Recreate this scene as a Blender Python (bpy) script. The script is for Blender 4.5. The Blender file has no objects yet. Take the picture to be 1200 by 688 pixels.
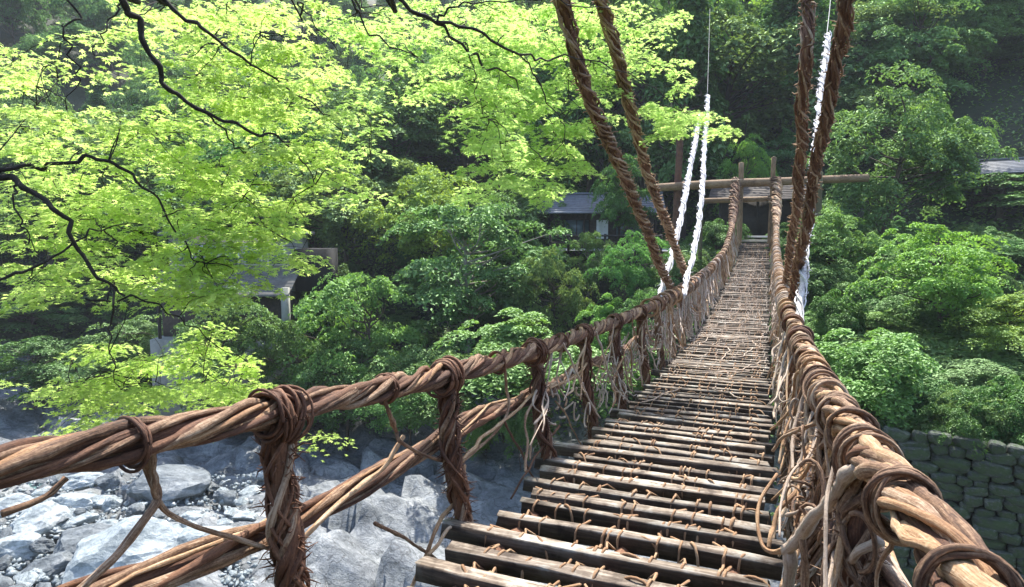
import bpy, math, random
import numpy as np
from mathutils import Vector, noise, Matrix

# ------------------------------------------------------------------ camera, world, sun
S = bpy.context.scene
F_PX, CX, CY, Y_H = 750.0, 600.0, 344.0, 270.0          # focal length, centre and horizon of the 1200x688 photograph
PITCH = math.atan((CY - Y_H) / F_PX)
YAW = math.atan(300 / (F_PX / math.cos(PITCH)))
FWD = np.array([-math.sin(YAW) * math.cos(PITCH), math.cos(YAW) * math.cos(PITCH), -math.sin(PITCH)])
RGT = np.array([math.cos(YAW), math.sin(YAW), 0.0])
UPV = np.cross(RGT, FWD)
cam = bpy.data.cameras.new('camera'); cam_o = bpy.data.objects.new('camera', cam)
S.collection.objects.link(cam_o); S.camera = cam_o
cam.sensor_width = 36; cam.lens = F_PX / 1200 * 36; cam.clip_start = 0.05; cam.clip_end = 2000
cam_o.matrix_world = Matrix(((RGT[0], UPV[0], -FWD[0], 0), (RGT[1], UPV[1], -FWD[1], 0), (RGT[2], UPV[2], -FWD[2], 0), (0, 0, 0, 1)))

SUN_EL, SUN_AZ = math.radians(60), math.radians(-9)     # azimuth from +Y towards +X
SUN = Vector((math.sin(SUN_AZ) * math.cos(SUN_EL), math.cos(SUN_AZ) * math.cos(SUN_EL), math.sin(SUN_EL)))
W = bpy.data.worlds.new('World'); S.world = W; W.use_nodes = True
nt = W.node_tree; bg = nt.nodes['Background']
sky = nt.nodes.new('ShaderNodeTexSky'); sky.sky_type = 'NISHITA'; sky.sun_disc = False
sky.sun_elevation = SUN_EL; sky.sun_rotation = SUN_AZ; sky.altitude = 300; sky.dust_density = 2.0
nt.links.new(sky.outputs[0], bg.inputs[0]); bg.inputs[1].default_value = 0.15
sl = bpy.data.lights.new('sun', 'SUN'); sl.energy = 3.7; sl.angle = math.radians(0.6); sl.color = (1.0, 0.955, 0.87)
so = bpy.data.objects.new('sun', sl); S.collection.objects.link(so)
so.rotation_euler = SUN.to_track_quat('Z', 'Y').to_euler()
S.view_settings.view_transform = 'Standard'; S.view_settings.look = 'None'
S.view_settings.exposure = 1.5; S.view_settings.gamma = 1
S.render.engine = 'CYCLES'
cy = S.cycles
cy.max_bounces = 6; cy.diffuse_bounces = 3; cy.glossy_bounces = 2; cy.transmission_bounces = 3; cy.transparent_max_bounces = 4
cy.volume_bounces = 0
cy.use_denoising = True; cy.caustics_reflective = False; cy.caustics_refractive = False
cy.sample_clamp_indirect = 6

rng = np.random.default_rng(7); R = random.Random(11)
C = S.collection

def P(px, py, dist):
    """the world point seen at a photo pixel, dist metres ahead"""
    r = FWD * F_PX + RGT * (px - CX) - UPV * (py - CY)
    return r * (dist / F_PX)
def onx(px, py, X):
    r = FWD * F_PX + RGT * (px - CX) - UPV * (py - CY)
    return r * (X / r[0])
def px_xy(px, dist):
    p = P(px, Y_H, dist); return p[0], p[1]

# ------------------------------------------------------------------ materials
def mat(name):
    m = bpy.data.materials.new(name); m.use_nodes = True
    return m, m.node_tree, m.node_tree.nodes['Principled BSDF']
def N(t, typ, **k):
    n = t.nodes.new(typ)
    for a, b in k.items():
        if a in n.inputs.keys() if isinstance(a, str) else False: n.inputs[a].default_value = b
        else: setattr(n, a, b)
    return n
def ramp(t, src, stops):
    n = t.nodes.new('ShaderNodeValToRGB'); e = n.color_ramp.elements
    while len(e) < len(stops): e.new(0.5)
    for el, (p, c) in zip(e, stops): el.position = p; el.color = (*c, 1)
    t.links.new(src, n.inputs[0]); return n.outputs[0]
def noise_tex(t, vec, scale, detail=4, rough=0.6, dist=0.0):
    n = t.nodes.new('ShaderNodeTexNoise'); n.inputs['Scale'].default_value = scale; n.inputs['Detail'].default_value = detail
    n.inputs['Roughness'].default_value = rough; n.inputs['Distortion'].default_value = dist
    if vec is not None: t.links.new(vec, n.inputs['Vector'])
    return n.outputs['Fac']
def mapping(t, src, scale):
    m = t.nodes.new('ShaderNodeMapping'); m.inputs['Scale'].default_value = scale; t.links.new(src, m.inputs['Vector']); return m.outputs[0]
def mixc(t, a, b, f, mode='MIX'):
    m = t.nodes.new('ShaderNodeMix'); m.data_type = 'RGBA'; m.blend_type = mode
    for i, s in ((6, a), (7, b)):
        if isinstance(s, tuple): m.inputs[i].default_value = (*s, 1)
        else: t.links.new(s, m.inputs[i])
    if isinstance(f, float): m.inputs[0].default_value = f
    else: t.links.new(f, m.inputs[0])
    return m.outputs[2]
def bump(t, bs, h, strength=0.5, dist=0.01):
    b = t.nodes.new('ShaderNodeBump'); b.inputs['Strength'].default_value = strength; b.inputs['Distance'].default_value = dist
    t.links.new(h, b.inputs['Height']); t.links.new(b.outputs[0], bs.inputs['Normal'])

def bark(name, stops, fine=1.0, rough=0.75, blotch=3.0):
    """streaky bark laid along the tube (UV: u = metres along, v = round)"""
    m, t, b = mat(name)
    uv = t.nodes.new('ShaderNodeUVMap').outputs[0]
    tc = t.nodes.new('ShaderNodeTexCoord').outputs['Object']
    oi = t.nodes.new('ShaderNodeObjectInfo')
    st0 = noise_tex(t, mapping(t, uv, (11 * fine, 120 * fine, 1)), 1.0, 6, 0.7, 0.6)
    sp = noise_tex(t, tc, 90 * fine, 4, 0.7)
    sa = t.nodes.new('ShaderNodeMath'); sa.operation = 'MULTIPLY_ADD'; t.links.new(sp, sa.inputs[0]); sa.inputs[1].default_value = 0.45; t.links.new(st0, sa.inputs[2])
    sm = t.nodes.new('ShaderNodeMapRange'); sm.inputs[1].default_value = 0.42; sm.inputs[2].default_value = 1.03; sm.inputs[3].default_value = 0.15; sm.inputs[4].default_value = 0.85; t.links.new(sa.outputs[0], sm.inputs[0]); st = sm.outputs[0]
    bl = noise_tex(t, tc, blotch, 3, 0.6)
    isl = t.nodes.new('ShaderNodeNewGeometry').outputs['Random Per Island']
    a = t.nodes.new('ShaderNodeMath'); a.operation = 'MULTIPLY_ADD'; t.links.new(bl, a.inputs[0]); a.inputs[1].default_value = 0.75; t.links.new(st, a.inputs[2])
    c = t.nodes.new('ShaderNodeMath'); c.operation = 'MULTIPLY_ADD'; t.links.new(isl, c.inputs[0]); c.inputs[1].default_value = 0.22; t.links.new(a.outputs[0], c.inputs[2])
    d = t.nodes.new('ShaderNodeMath'); d.operation = 'MULTIPLY_ADD'; t.links.new(oi.outputs['Random'], d.inputs[0]); d.inputs[1].default_value = 0.2; t.links.new(c.outputs[0], d.inputs[2])
    e = t.nodes.new('ShaderNodeMath'); e.operation = 'MULTIPLY'; t.links.new(d.outputs[0], e.inputs[0]); e.inputs[1].default_value = 0.52
    t.links.new(ramp(t, e.outputs[0], stops), b.inputs['Base Color'])
    b.inputs['Roughness'].default_value = rough
    bump(t, b, st, 0.9, 0.006 / fine)
    return m
M = {}
M['vine'] = bark('vine_bark', [(0.38, (0.022, 0.010, 0.006)), (0.49, (0.12, 0.058, 0.030)), (0.59, (0.28, 0.165, 0.092)), (0.70, (0.52, 0.39, 0.27))])
M['tan'] = bark('tan_vine_bark', [(0.36, (0.08, 0.032, 0.014)), (0.5, (0.30, 0.155, 0.07)), (0.60, (0.46, 0.29, 0.155)), (0.72, (0.62, 0.47, 0.32))])
M['dark'] = bark('dark_wrapping_bark', [(0.36, (0.022, 0.008, 0.005)), (0.52, (0.095, 0.038, 0.018)), (0.64, (0.20, 0.088, 0.042)), (0.78, (0.33, 0.20, 0.12))])
M['pale'] = bark('bleached_vine_bark', [(0.36, (0.14, 0.085, 0.055)), (0.52, (0.40, 0.30, 0.22)), (0.68, (0.56, 0.46, 0.37)), (0.85, (0.68, 0.60, 0.52))])
M['white'] = bark('white_bleached_rope', [(0.38, (0.16, 0.13, 0.12)), (0.52, (0.50, 0.47, 0.46)), (0.66, (0.78, 0.76, 0.76))])
M['lash'] = bark('lashing_vine_bark', [(0.36, (0.11, 0.05, 0.022)), (0.55, (0.29, 0.155, 0.075)), (0.7, (0.44, 0.29, 0.17)), (0.85, (0.58, 0.44, 0.30))])
M['trunk'] = bark('tree_bark', [(0.36, (0.025, 0.018, 0.013)), (0.55, (0.075, 0.055, 0.04)), (0.8, (0.17, 0.14, 0.11))], 0.4, 0.9, 1.0)
M['pale_trunk'] = bark('pale_tree_bark', [(0.36, (0.13, 0.11, 0.085)), (0.55, (0.26, 0.23, 0.18)), (0.8, (0.4, 0.37, 0.31))], 0.4, 0.9, 1.0)
M['maple_bark'] = bark('maple_bark', [(0.36, (0.010, 0.008, 0.007)), (0.6, (0.035, 0.027, 0.02)), (0.8, (0.08, 0.065, 0.045))], 1.0, 0.9, 3.0)
M['log'] = bark('peeled_log', [(0.40, (0.06, 0.032, 0.016)), (0.52, (0.20, 0.12, 0.06)), (0.68, (0.36, 0.25, 0.14))], 0.3, 0.8, 1.0)
M['old_log'] = bark('mossy_log', [(0.36, (0.05, 0.04, 0.02)), (0.55, (0.13, 0.11, 0.05)), (0.8, (0.2, 0.17, 0.09))], 0.3, 0.8, 1.0)
M['steel'] = bark('grey_cable', [(0.3, (0.2, 0.2, 0.2)), (0.8, (0.4, 0.4, 0.4))])

def plank_mat():
    m, t, b = mat('weathered_slat_wood')
    tc = t.nodes.new('ShaderNodeTexCoord').outputs['Object']
    oi = t.nodes.new('ShaderNodeObjectInfo').outputs['Random']
    off = t.nodes.new('ShaderNodeVectorMath'); off.operation = 'ADD'
    cb = t.nodes.new('ShaderNodeCombineXYZ'); ml = t.nodes.new('ShaderNodeMath'); ml.operation = 'MULTIPLY'; ml.inputs[1].default_value = 37
    t.links.new(oi, ml.inputs[0]); t.links.new(ml.outputs[0], cb.inputs[0]); t.links.new(ml.outputs[0], cb.inputs[1])
    t.links.new(tc, off.inputs[0]); t.links.new(cb.outputs[0], off.inputs[1])
    g = noise_tex(t, mapping(t, off.outputs[0], (4, 60, 60)), 1.0, 5, 0.7, 0.3)
    l = noise_tex(t, off.outputs[0], 5.0, 4, 0.7)
    col = ramp(t, g, [(0.28, (0.050, 0.032, 0.020)), (0.5, (0.22, 0.17, 0.125)), (0.72, (0.50, 0.44, 0.36))])
    col = mixc(t, col, (0.42, 0.40, 0.35), ramp(t, l, [(0.52, (0, 0, 0)), (0.66, (0.75, 0.75, 0.75))]))
    col = mixc(t, col, (0.07, 0.045, 0.03), ramp(t, l, [(0.34, (0.8, 0.8, 0.8)), (0.46, (0, 0, 0))]))
    sx = t.nodes.new('ShaderNodeSeparateXYZ'); t.links.new(tc, sx.inputs[0])       # shade painted into the colour: side faces darkened, tops left pale
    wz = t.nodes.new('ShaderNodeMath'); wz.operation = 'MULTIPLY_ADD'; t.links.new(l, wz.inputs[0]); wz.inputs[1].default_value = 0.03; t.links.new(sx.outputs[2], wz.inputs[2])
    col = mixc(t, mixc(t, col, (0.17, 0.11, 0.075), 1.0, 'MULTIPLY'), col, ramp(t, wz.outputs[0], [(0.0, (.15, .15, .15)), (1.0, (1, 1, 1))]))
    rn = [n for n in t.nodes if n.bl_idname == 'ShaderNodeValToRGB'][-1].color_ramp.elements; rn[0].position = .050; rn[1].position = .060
    hs = t.nodes.new('ShaderNodeHueSaturation'); t.links.new(col, hs.inputs['Color'])
    mm = t.nodes.new('ShaderNodeMapRange'); mm.inputs['To Min'].default_value = 0.65; mm.inputs['To Max'].default_value = 1.25; t.links.new(oi, mm.inputs[0])
    t.links.new(mm.outputs[0], hs.inputs['Value'])
    t.links.new(hs.outputs[0], b.inputs['Base Color']); b.inputs['Roughness'].default_value = 0.8
    bump(t, b, g, 0.8, 0.006)
    return m
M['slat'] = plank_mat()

def leaf_mat(name, base, trans, var=0.35, tf=0.5, gloss=0.12):
    m = bpy.data.materials.new(name); m.use_nodes = True; t = m.node_tree; t.nodes.clear()
    out = t.nodes.new('ShaderNodeOutputMaterial')
    isl = t.nodes.new('ShaderNodeNewGeometry').outputs['Random Per Island']
    oi = t.nodes.new('ShaderNodeObjectInfo').outputs['Random']
    tc = t.nodes.new('ShaderNodeTexCoord').outputs['Object']
    nz = noise_tex(t, tc, 0.8, 3, 0.6)
    s = t.nodes.new('ShaderNodeMath'); s.operation = 'MULTIPLY_ADD'; t.links.new(isl, s.inputs[0]); s.inputs[1].default_value = 0.55; t.links.new(nz, s.inputs[2])
    def tint(c):
        hs = t.nodes.new('ShaderNodeHueSaturation'); hs.inputs['Color'].default_value = (*c, 1)
        mr = t.nodes.new('ShaderNodeMapRange'); mr.inputs[1].default_value = 0.3; mr.inputs[2].default_value = 1.2
        mr.inputs[3].default_value = 1 - var; mr.inputs[4].default_value = 1 + var; t.links.new(s.outputs[0], mr.inputs[0])
        t.links.new(mr.outputs[0], hs.inputs['Value'])
        mh = t.nodes.new('ShaderNodeMapRange'); mh.inputs[3].default_value = 0.478; mh.inputs[4].default_value = 0.522; t.links.new(oi, mh.inputs[0])
        t.links.new(mh.outputs[0], hs.inputs['Hue'])
        return hs.outputs[0]
    d = t.nodes.new('ShaderNodeBsdfDiffuse'); t.links.new(tint(base), d.inputs[0])
    tr = t.nodes.new('ShaderNodeBsdfTranslucent'); t.links.new(tint(trans), tr.inputs[0])
    mx = t.nodes.new('ShaderNodeMixShader'); mx.inputs[0].default_value = tf
    t.links.new(d.outputs[0], mx.inputs[1]); t.links.new(tr.outputs[0], mx.inputs[2])
    g = t.nodes.new('ShaderNodeBsdfGlossy'); g.inputs['Roughness'].default_value = 0.6; g.inputs[0].default_value = (0.6, 0.8, 0.5, 1)
    fr = t.nodes.new('ShaderNodeFresnel'); fr.inputs[0].default_value = 1.4
    fm = t.nodes.new('ShaderNodeMath'); fm.operation = 'MULTIPLY'; fm.inputs[1].default_value = gloss; t.links.new(fr.outputs[0], fm.inputs[0])
    m2 = t.nodes.new('ShaderNodeMixShader'); t.links.new(fm.outputs[0], m2.inputs[0]); t.links.new(mx.outputs[0], m2.inputs[1]); t.links.new(g.outputs[0], m2.inputs[2])
    t.links.new(m2.outputs[0], out.inputs[0])
    return m
M['maple_leaf'] = leaf_mat('maple_leaves', (0.40, 0.61, 0.14), (0.70, 0.95, 0.28), 0.25, 0.55, 0.15)
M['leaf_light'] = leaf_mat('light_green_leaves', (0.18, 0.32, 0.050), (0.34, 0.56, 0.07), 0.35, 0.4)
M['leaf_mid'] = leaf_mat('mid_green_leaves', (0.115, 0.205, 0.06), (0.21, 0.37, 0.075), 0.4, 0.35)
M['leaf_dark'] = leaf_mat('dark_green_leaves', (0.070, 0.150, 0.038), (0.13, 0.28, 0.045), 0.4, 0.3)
M['leaf_olive'] = leaf_mat('olive_leaves', (0.11, 0.19, 0.055), (0.20, 0.34, 0.06), 0.4, 0.35)
M['leaf_fern'] = leaf_mat('fresh_green_leaves', (0.125, 0.255, 0.06), (0.22, 0.44, 0.075), 0.35, 0.4)

def rock_mat(name, stops, moss=0.0, scale=1.0, crack=True, lines=True):
    m, t, b = mat(name)
    tc = t.nodes.new('ShaderNodeNewGeometry').outputs['Position'] if crack else t.nodes.new('ShaderNodeTexCoord').outputs['Object']
    n1 = noise_tex(t, tc, 0.5 * scale, 8, 0.62)
    oi = t.nodes.new('ShaderNodeObjectInfo').outputs['Random']
    ad = t.nodes.new('ShaderNodeMath'); ad.operation = 'MULTIPLY_ADD'; t.links.new(oi, ad.inputs[0]); ad.inputs[1].default_value = 0.16; t.links.new(n1, ad.inputs[2])
    sb = t.nodes.new('ShaderNodeMath'); sb.operation = 'SUBTRACT'; t.links.new(ad.outputs[0], sb.inputs[0]); sb.inputs[1].default_value = 0.08
    c = ramp(t, sb.outputs[0], stops)
    st = noise_tex(t, mapping(t, tc, (0.9 * scale, 2.0 * scale, 2.6 * scale)), 1.0, 6, 0.7, 0.6)
    c = mixc(t, c, ramp(t, st, [(0.36, (0.30, 0.33, 0.34)), (0.64, (1, 1, 1))]), 0.7, 'MULTIPLY')
    fine = noise_tex(t, tc, 6 * scale, 8, 0.75)
    c = mixc(t, c, ramp(t, fine, [(0.40, (0.45, 0.47, 0.48)), (0.56, (1, 1, 1))]), 0.6, 'MULTIPLY')
    if crack:
        v = t.nodes.new('ShaderNodeTexVoronoi'); v.feature = 'DISTANCE_TO_EDGE'; v.inputs['Scale'].default_value = 0.33 * scale
        w = t.nodes.new('ShaderNodeVectorMath'); w.operation = 'MULTIPLY_ADD'
        nn = t.nodes.new('ShaderNodeTexNoise'); nn.inputs['Scale'].default_value = 1.2 * scale; nn.inputs['Detail'].default_value = 5; t.links.new(tc, nn.inputs['Vector'])
        t.links.new(nn.outputs['Color'], w.inputs[0]); w.inputs[1].default_value = (2.2, 2.2, 2.2); t.links.new(mapping(t, tc, (1, 1.7, 2.2)), w.inputs[2])
        t.links.new(w.outputs[0], v.inputs['Vector'])
        c = mixc(t, c, (0.03, 0.03, 0.03), ramp(t, v.outputs['Distance'], [(0.0, (0.6, 0.6, 0.6)), (0.022, (0, 0, 0))]))
    if moss > 0:
        mn = noise_tex(t, tc, 0.35 * scale, 6, 0.7)
        mf = ramp(t, mn, [(0.62 - moss * 0.3, (0, 0, 0)), (0.70 - moss * 0.25, (0.85, 0.85, 0.85))])
        c = mixc(t, c, (0.045, 0.085, 0.02), mf)
    t.links.new(c, b.inputs['Base Color']); b.inputs['Roughness'].default_value = 0.75
    s = t.nodes.new('ShaderNodeMath'); s.operation = 'ADD'; t.links.new(st, s.inputs[0]); t.links.new(fine, s.inputs[1])
    bump(t, b, s.outputs[0], 1.0, 0.13 / scale)
    return m
M['boulder'] = rock_mat('pale_river_boulder', [(0.3, (0.36, 0.42, 0.44)), (0.5, (0.60, 0.66, 0.68)), (0.7, (0.76, 0.80, 0.80))], 0, 1.3, False)
M['boulder_grey'] = rock_mat('grey_river_boulder', [(0.3, (0.14, 0.16, 0.18)), (0.5, (0.25, 0.28, 0.30)), (0.7, (0.40, 0.42, 0.43))], 0, 1.3, False)
M['wallstone'] = rock_mat('wall_stone', [(0.3, (0.04, 0.05, 0.04)), (0.5, (0.13, 0.15, 0.12)), (0.70, (0.33, 0.34, 0.28))], 0.6, 3.0, False)

def ground_mat():
    m, t, b = mat('gorge_ground')
    pos = t.nodes.new('ShaderNodeNewGeometry').outputs['Position']
    rk = rock_mat('bedrock', [(0.32, (0.13, 0.145, 0.16)), (0.5, (0.29, 0.31, 0.33)), (0.68, (0.50, 0.52, 0.53))], 0, 1.0)
    bpy.data.materials.remove(m); m = rk; m.name = 'gorge_ground'; t = m.node_tree; b = t.nodes['Principled BSDF']
    rock_c = b.inputs['Base Color'].links[0].from_socket
    pos = t.nodes.new('ShaderNodeNewGeometry').outputs['Position']
    sep = t.nodes.new('ShaderNodeSeparateXYZ'); t.links.new(pos, sep.inputs[0])
    n = noise_tex(t, pos, 0.22, 7, 0.7)
    mr = t.nodes.new('ShaderNodeMapRange'); mr.inputs[1].default_value = -12.2; mr.inputs[2].default_value = -7.5; t.links.new(sep.outputs[2], mr.inputs[0])
    a = t.nodes.new('ShaderNodeMath'); a.operation = 'MULTIPLY_ADD'; t.links.new(n, a.inputs[0]); a.inputs[1].default_value = 1.6; t.links.new(mr.outputs[0], a.inputs[2])
    f = ramp(t, a.outputs[0], [(0.0, (0, 0, 0)), (1.0, (0, 0, 0))])
    r = f.node; r.color_ramp.elements[0].position = 0.92; r.color_ramp.elements[1].position = 1.0; r.color_ramp.elements[1].color = (1, 1, 1, 1)
    a2 = t.nodes.new('ShaderNodeMath'); a2.operation = 'MULTIPLY'; a2.inputs[1].default_value = 0.72; t.links.new(a.outputs[0], a2.inputs[0]); t.links.new(a2.outputs[0], r.inputs[0])
    ck = t.nodes.new('ShaderNodeMapRange'); ck.inputs[1].default_value = -12.0; ck.inputs[2].default_value = -9.5; t.links.new(sep.outputs[2], ck.inputs[0])   # above the flood line the rock is dark with lichen
    rock_c = mixc(t, rock_c, mixc(t, rock_c, (0.30, 0.33, 0.26), 1.0, 'MULTIPLY'), ck.outputs[0])
    soil = ramp(t, noise_tex(t, pos, 1.5, 8, 0.75), [(0.35, (0.012, 0.014, 0.006)), (0.55, (0.024, 0.038, 0.010)), (0.7, (0.045, 0.036, 0.020))])
    t.links.new(mixc(t, rock_c, soil, f), b.inputs['Base Color'])
    return m
M['ground'] = ground_mat()

def flat(name, c, rough=0.8, sc=8.0, var=0.25, metallic=0):
    m, t, b = mat(name)
    tc = t.nodes.new('ShaderNodeTexCoord').outputs['Object']
    n = noise_tex(t, tc, sc, 6, 0.65)
    lo = tuple(x * (1 - var) for x in c); hi = tuple(min(1, x * (1 + var)) for x in c)
    t.links.new(ramp(t, n, [(0.3, lo), (0.7, hi)]), b.inputs['Base Color']); b.inputs['Roughness'].default_value = rough
    b.inputs['Metallic'].default_value = metallic
    bump(t, b, n, 0.4, 0.01)
    return m
M['concrete'] = flat('stained_concrete', (0.27, 0.27, 0.235), 0.9, 1.2, 0.35)
M['roof_tile'] = flat('grey_roof_tiles', (0.13, 0.14, 0.16), 0.6, 3, 0.3)
M['old_roof'] = flat('weathered_brown_grey_roof', (0.13, 0.125, 0.11), 0.9, 3, 0.4)
M['tarred'] = flat('tarred_boards', (0.010, 0.010, 0.011), 0.95, 6, 0.3)
M['dark_timber'] = flat('dark_timber', (0.035, 0.028, 0.022), 0.8, 6, 0.4)
M['wall_dark'] = flat('dark_board_wall', (0.07, 0.055, 0.045), 0.8, 6, 0.4)
M['white_cloth'] = flat('white_cloth', (0.75, 0.76, 0.74), 0.9, 3, 0.05)
M['glass'] = flat('blue_grey_window', (0.12, 0.17, 0.18), 0.15, 1, 0.2)
M['step'] = flat('pale_stone_step', (0.5, 0.5, 0.49), 0.9, 4, 0.15)
M['mortar'] = flat('dark_joint_earth', (0.02, 0.022, 0.018), 1.0, 4, 0.4)
def water_mat():
    m, t, b = mat('river_water')
    pos = t.nodes.new('ShaderNodeNewGeometry').outputs['Position']
    t.links.new(ramp(t, noise_tex(t, pos, 0.3, 4, 0.6), [(0.35, (0.03, 0.10, 0.10)), (0.65, (0.10, 0.22, 0.21))]), b.inputs['Base Color'])
    b.inputs['Roughness'].default_value = 0.08
    bump(t, b, noise_tex(t, mapping(t, pos, (1, 2, 1)), 2.0, 6, 0.7), 0.35, 0.08)
    return m
M['water'] = water_mat()

# ------------------------------------------------------------------ object helpers
def tag(o, label=None, cat=None, group=None, kind=None):
    if label: o['label'] = label
    if cat: o['category'] = cat
    if group: o['group'] = group
    if kind: o['kind'] = kind
    return o
def empty(name, loc=(0, 0, 0), rz=0):
    o = bpy.data.objects.new(name, None); o.location = loc; o.rotation_euler = (0, 0, rz); o.empty_display_size = 0.3; C.objects.link(o); return o
class MB:
    """collects pieces, then links them as one mesh object"""
    def __init__(s): s.v, s.q, s.t, s.uq, s.ut, s.n = [], [], [], [], [], 0
    def add(s, v, quads=None, tris=None, uvq=None, uvt=None):
        v = np.asarray(v, float).reshape(-1, 3)
        if quads is not None and len(quads):
            quads = np.asarray(quads).reshape(-1, 4); s.q.append(quads + s.n); s.uq.append(np.zeros((len(quads), 4, 2)) if uvq is None else uvq)
        if tris is not None and len(tris):
            tris = np.asarray(tris).reshape(-1, 3); s.t.append(tris + s.n); s.ut.append(np.zeros((len(tris), 3, 2)) if uvt is None else uvt)
        s.v.append(v); s.n += len(v)
    def tube(s, pts, rad, sides=8, lump=0.0, cap=True, seed=0):
        p = np.asarray(pts, float); n = len(p); r = np.broadcast_to(np.asarray(rad, float), (n,)).copy()
        d = np.gradient(p, axis=0); d /= np.linalg.norm(d, axis=1)[:, None] + 1e-9
        nn = np.zeros_like(p); a = np.array([0, 0, 1.0]) if abs(d[0][2]) < 0.9 else np.array([1.0, 0, 0])
        cur = a - d[0] * (a @ d[0]); cur /= np.linalg.norm(cur)
        for i in range(n):
            cur = cur - d[i] * (cur @ d[i]); cur /= np.linalg.norm(cur) + 1e-9; nn[i] = cur
        bb = np.cross(d, nn)
        if lump: r = r * (1 + lump * np.interp(np.arange(n), np.arange(0, n + 2, 2), rng.uniform(-1, 1, len(np.arange(0, n + 2, 2)))))
        th = np.arange(sides) * 2 * np.pi / sides
        rr = r[:, None] * (1 + (lump * 0.4 * rng.uniform(-1, 1, (n, sides)) if lump else 0))
        v = p[:, None, :] + rr[..., None] * (np.cos(th)[None, :, None] * nn[:, None, :] + np.sin(th)[None, :, None] * bb[:, None, :])
        idx = np.arange(n * sides).reshape(n, sides)
        q = np.stack([idx[:-1], np.roll(idx[:-1], -1, 1), np.roll(idx[1:], -1, 1), idx[1:]], -1).reshape(-1, 4)
        L = np.concatenate([[0], np.cumsum(np.linalg.norm(np.diff(p, axis=0), axis=1))]) + seed * 3.7
        u0 = np.repeat(L[:-1], sides); u1 = np.repeat(L[1:], sides); circ = 2 * np.pi * float(r.mean())
        v0 = np.tile(np.arange(sides) / sides, n - 1) * circ * 1.0; v1 = v0 + circ / sides
        uv = np.stack([np.stack([u0, v0], 1), np.stack([u0, v1], 1), np.stack([u1, v1], 1), np.stack([u1, v0], 1)], 1)
        vv = v.reshape(-1, 3); tr = None; ut = None
        if cap:
            vv = np.vstack([vv, p[0] - d[0] * r[0] * 0.3, p[-1] + d[-1] * r[-1] * 0.3]); c0, c1 = n * sides, n * sides + 1
            t0 = np.stack([np.full(sides, c0), np.roll(idx[0], -1), idx[0]], 1); t1 = np.stack([np.full(sides, c1), idx[-1], np.roll(idx[-1], -1)], 1)
            tr = np.vstack([t0, t1])
        s.add(vv, q, tr, uv, ut)
    def box(s, a, b, rot=0, origin=(0, 0, 0)):
        x0, y0, z0 = a; x1, y1, z1 = b
        v = np.array([(x0, y0, z0), (x1, y0, z0), (x1, y1, z0), (x0, y1, z0), (x0, y0, z1), (x1, y0, z1), (x1, y1, z1), (x0, y1, z1)], float)
        c, w = math.cos(rot), math.sin(rot); v = v @ np.array([[c, w, 0], [-w, c, 0], [0, 0, 1]]) + np.array(origin)
        s.add(v, [(0, 3, 2, 1), (4, 5, 6, 7), (0, 1, 5, 4), (1, 2, 6, 5), (2, 3, 7, 6), (3, 0, 4, 7)])
    def mesh(s, name, smooth=True):
        v = np.vstack(s.v); q = np.vstack(s.q) if s.q else np.zeros((0, 4), int); t = np.vstack(s.t) if s.t else np.zeros((0, 3), int)
        me = bpy.data.meshes.new(name); me.vertices.add(len(v)); me.vertices.foreach_set('co', v.astype(np.float32).ravel())
        nl = len(q) * 4 + len(t) * 3; me.loops.add(nl); me.loops.foreach_set('vertex_index', np.concatenate([q.ravel(), t.ravel()]).astype(np.int32))
        me.polygons.add(len(q) + len(t))
        st = np.concatenate([np.arange(len(q)) * 4, len(q) * 4 + np.arange(len(t)) * 3]); me.polygons.foreach_set('loop_start', st.astype(np.int32))
        if smooth: me.polygons.foreach_set('use_smooth', np.ones(len(q) + len(t), bool))
        uv = np.concatenate([np.vstack(s.uq).reshape(-1, 2) if s.uq else np.zeros((0, 2)), np.vstack(s.ut).reshape(-1, 2) if s.ut else np.zeros((0, 2))])
        me.uv_layers.new(name='UVMap').data.foreach_set('uv', uv.astype(np.float32).ravel())
        me.update(); me.validate(); return me
    def build(s, name, material, parent=None, smooth=True, kind=None):
        me = s.mesh(name, smooth); me.materials.append(material)
        return link(name, me, parent, kind)
def link(name, me, parent=None, kind=None, loc=None):
    o = bpy.data.objects.new(name, me); C.objects.link(o); o.parent = parent
    if loc is not None: o.location = loc
    if kind: o['kind'] = kind
    return o
def smooth_path(pts, n):
    """Catmull-Rom through the points, n samples"""
    p = np.asarray(pts, float); k = len(p)
    if k == 2: return p[0] + (p[1] - p[0]) * np.linspace(0, 1, n)[:, None]
    q = np.vstack([2 * p[0] - p[1], p, 2 * p[-1] - p[-2]])
    t = np.linspace(0, k - 1 - 1e-6, n); i = t.astype(int); f = (t - i)[:, None]
    a, b, c, d = q[i], q[i + 1], q[i + 2], q[i + 3]
    return 0.5 * (2 * b + (c - a) * f + (2 * a - 5 * b + 4 * c - d) * f ** 2 + (3 * b - a - 3 * c + d) * f ** 3)
def wander(n, amp, step=4, dims=3):
    k = max(2, n // step + 2); a = rng.normal(0, amp, (k, dims)); x = np.linspace(0, k - 1, n)
    return np.stack([np.interp(x, np.arange(k), a[:, j]) for j in range(dims)], 1)

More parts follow.
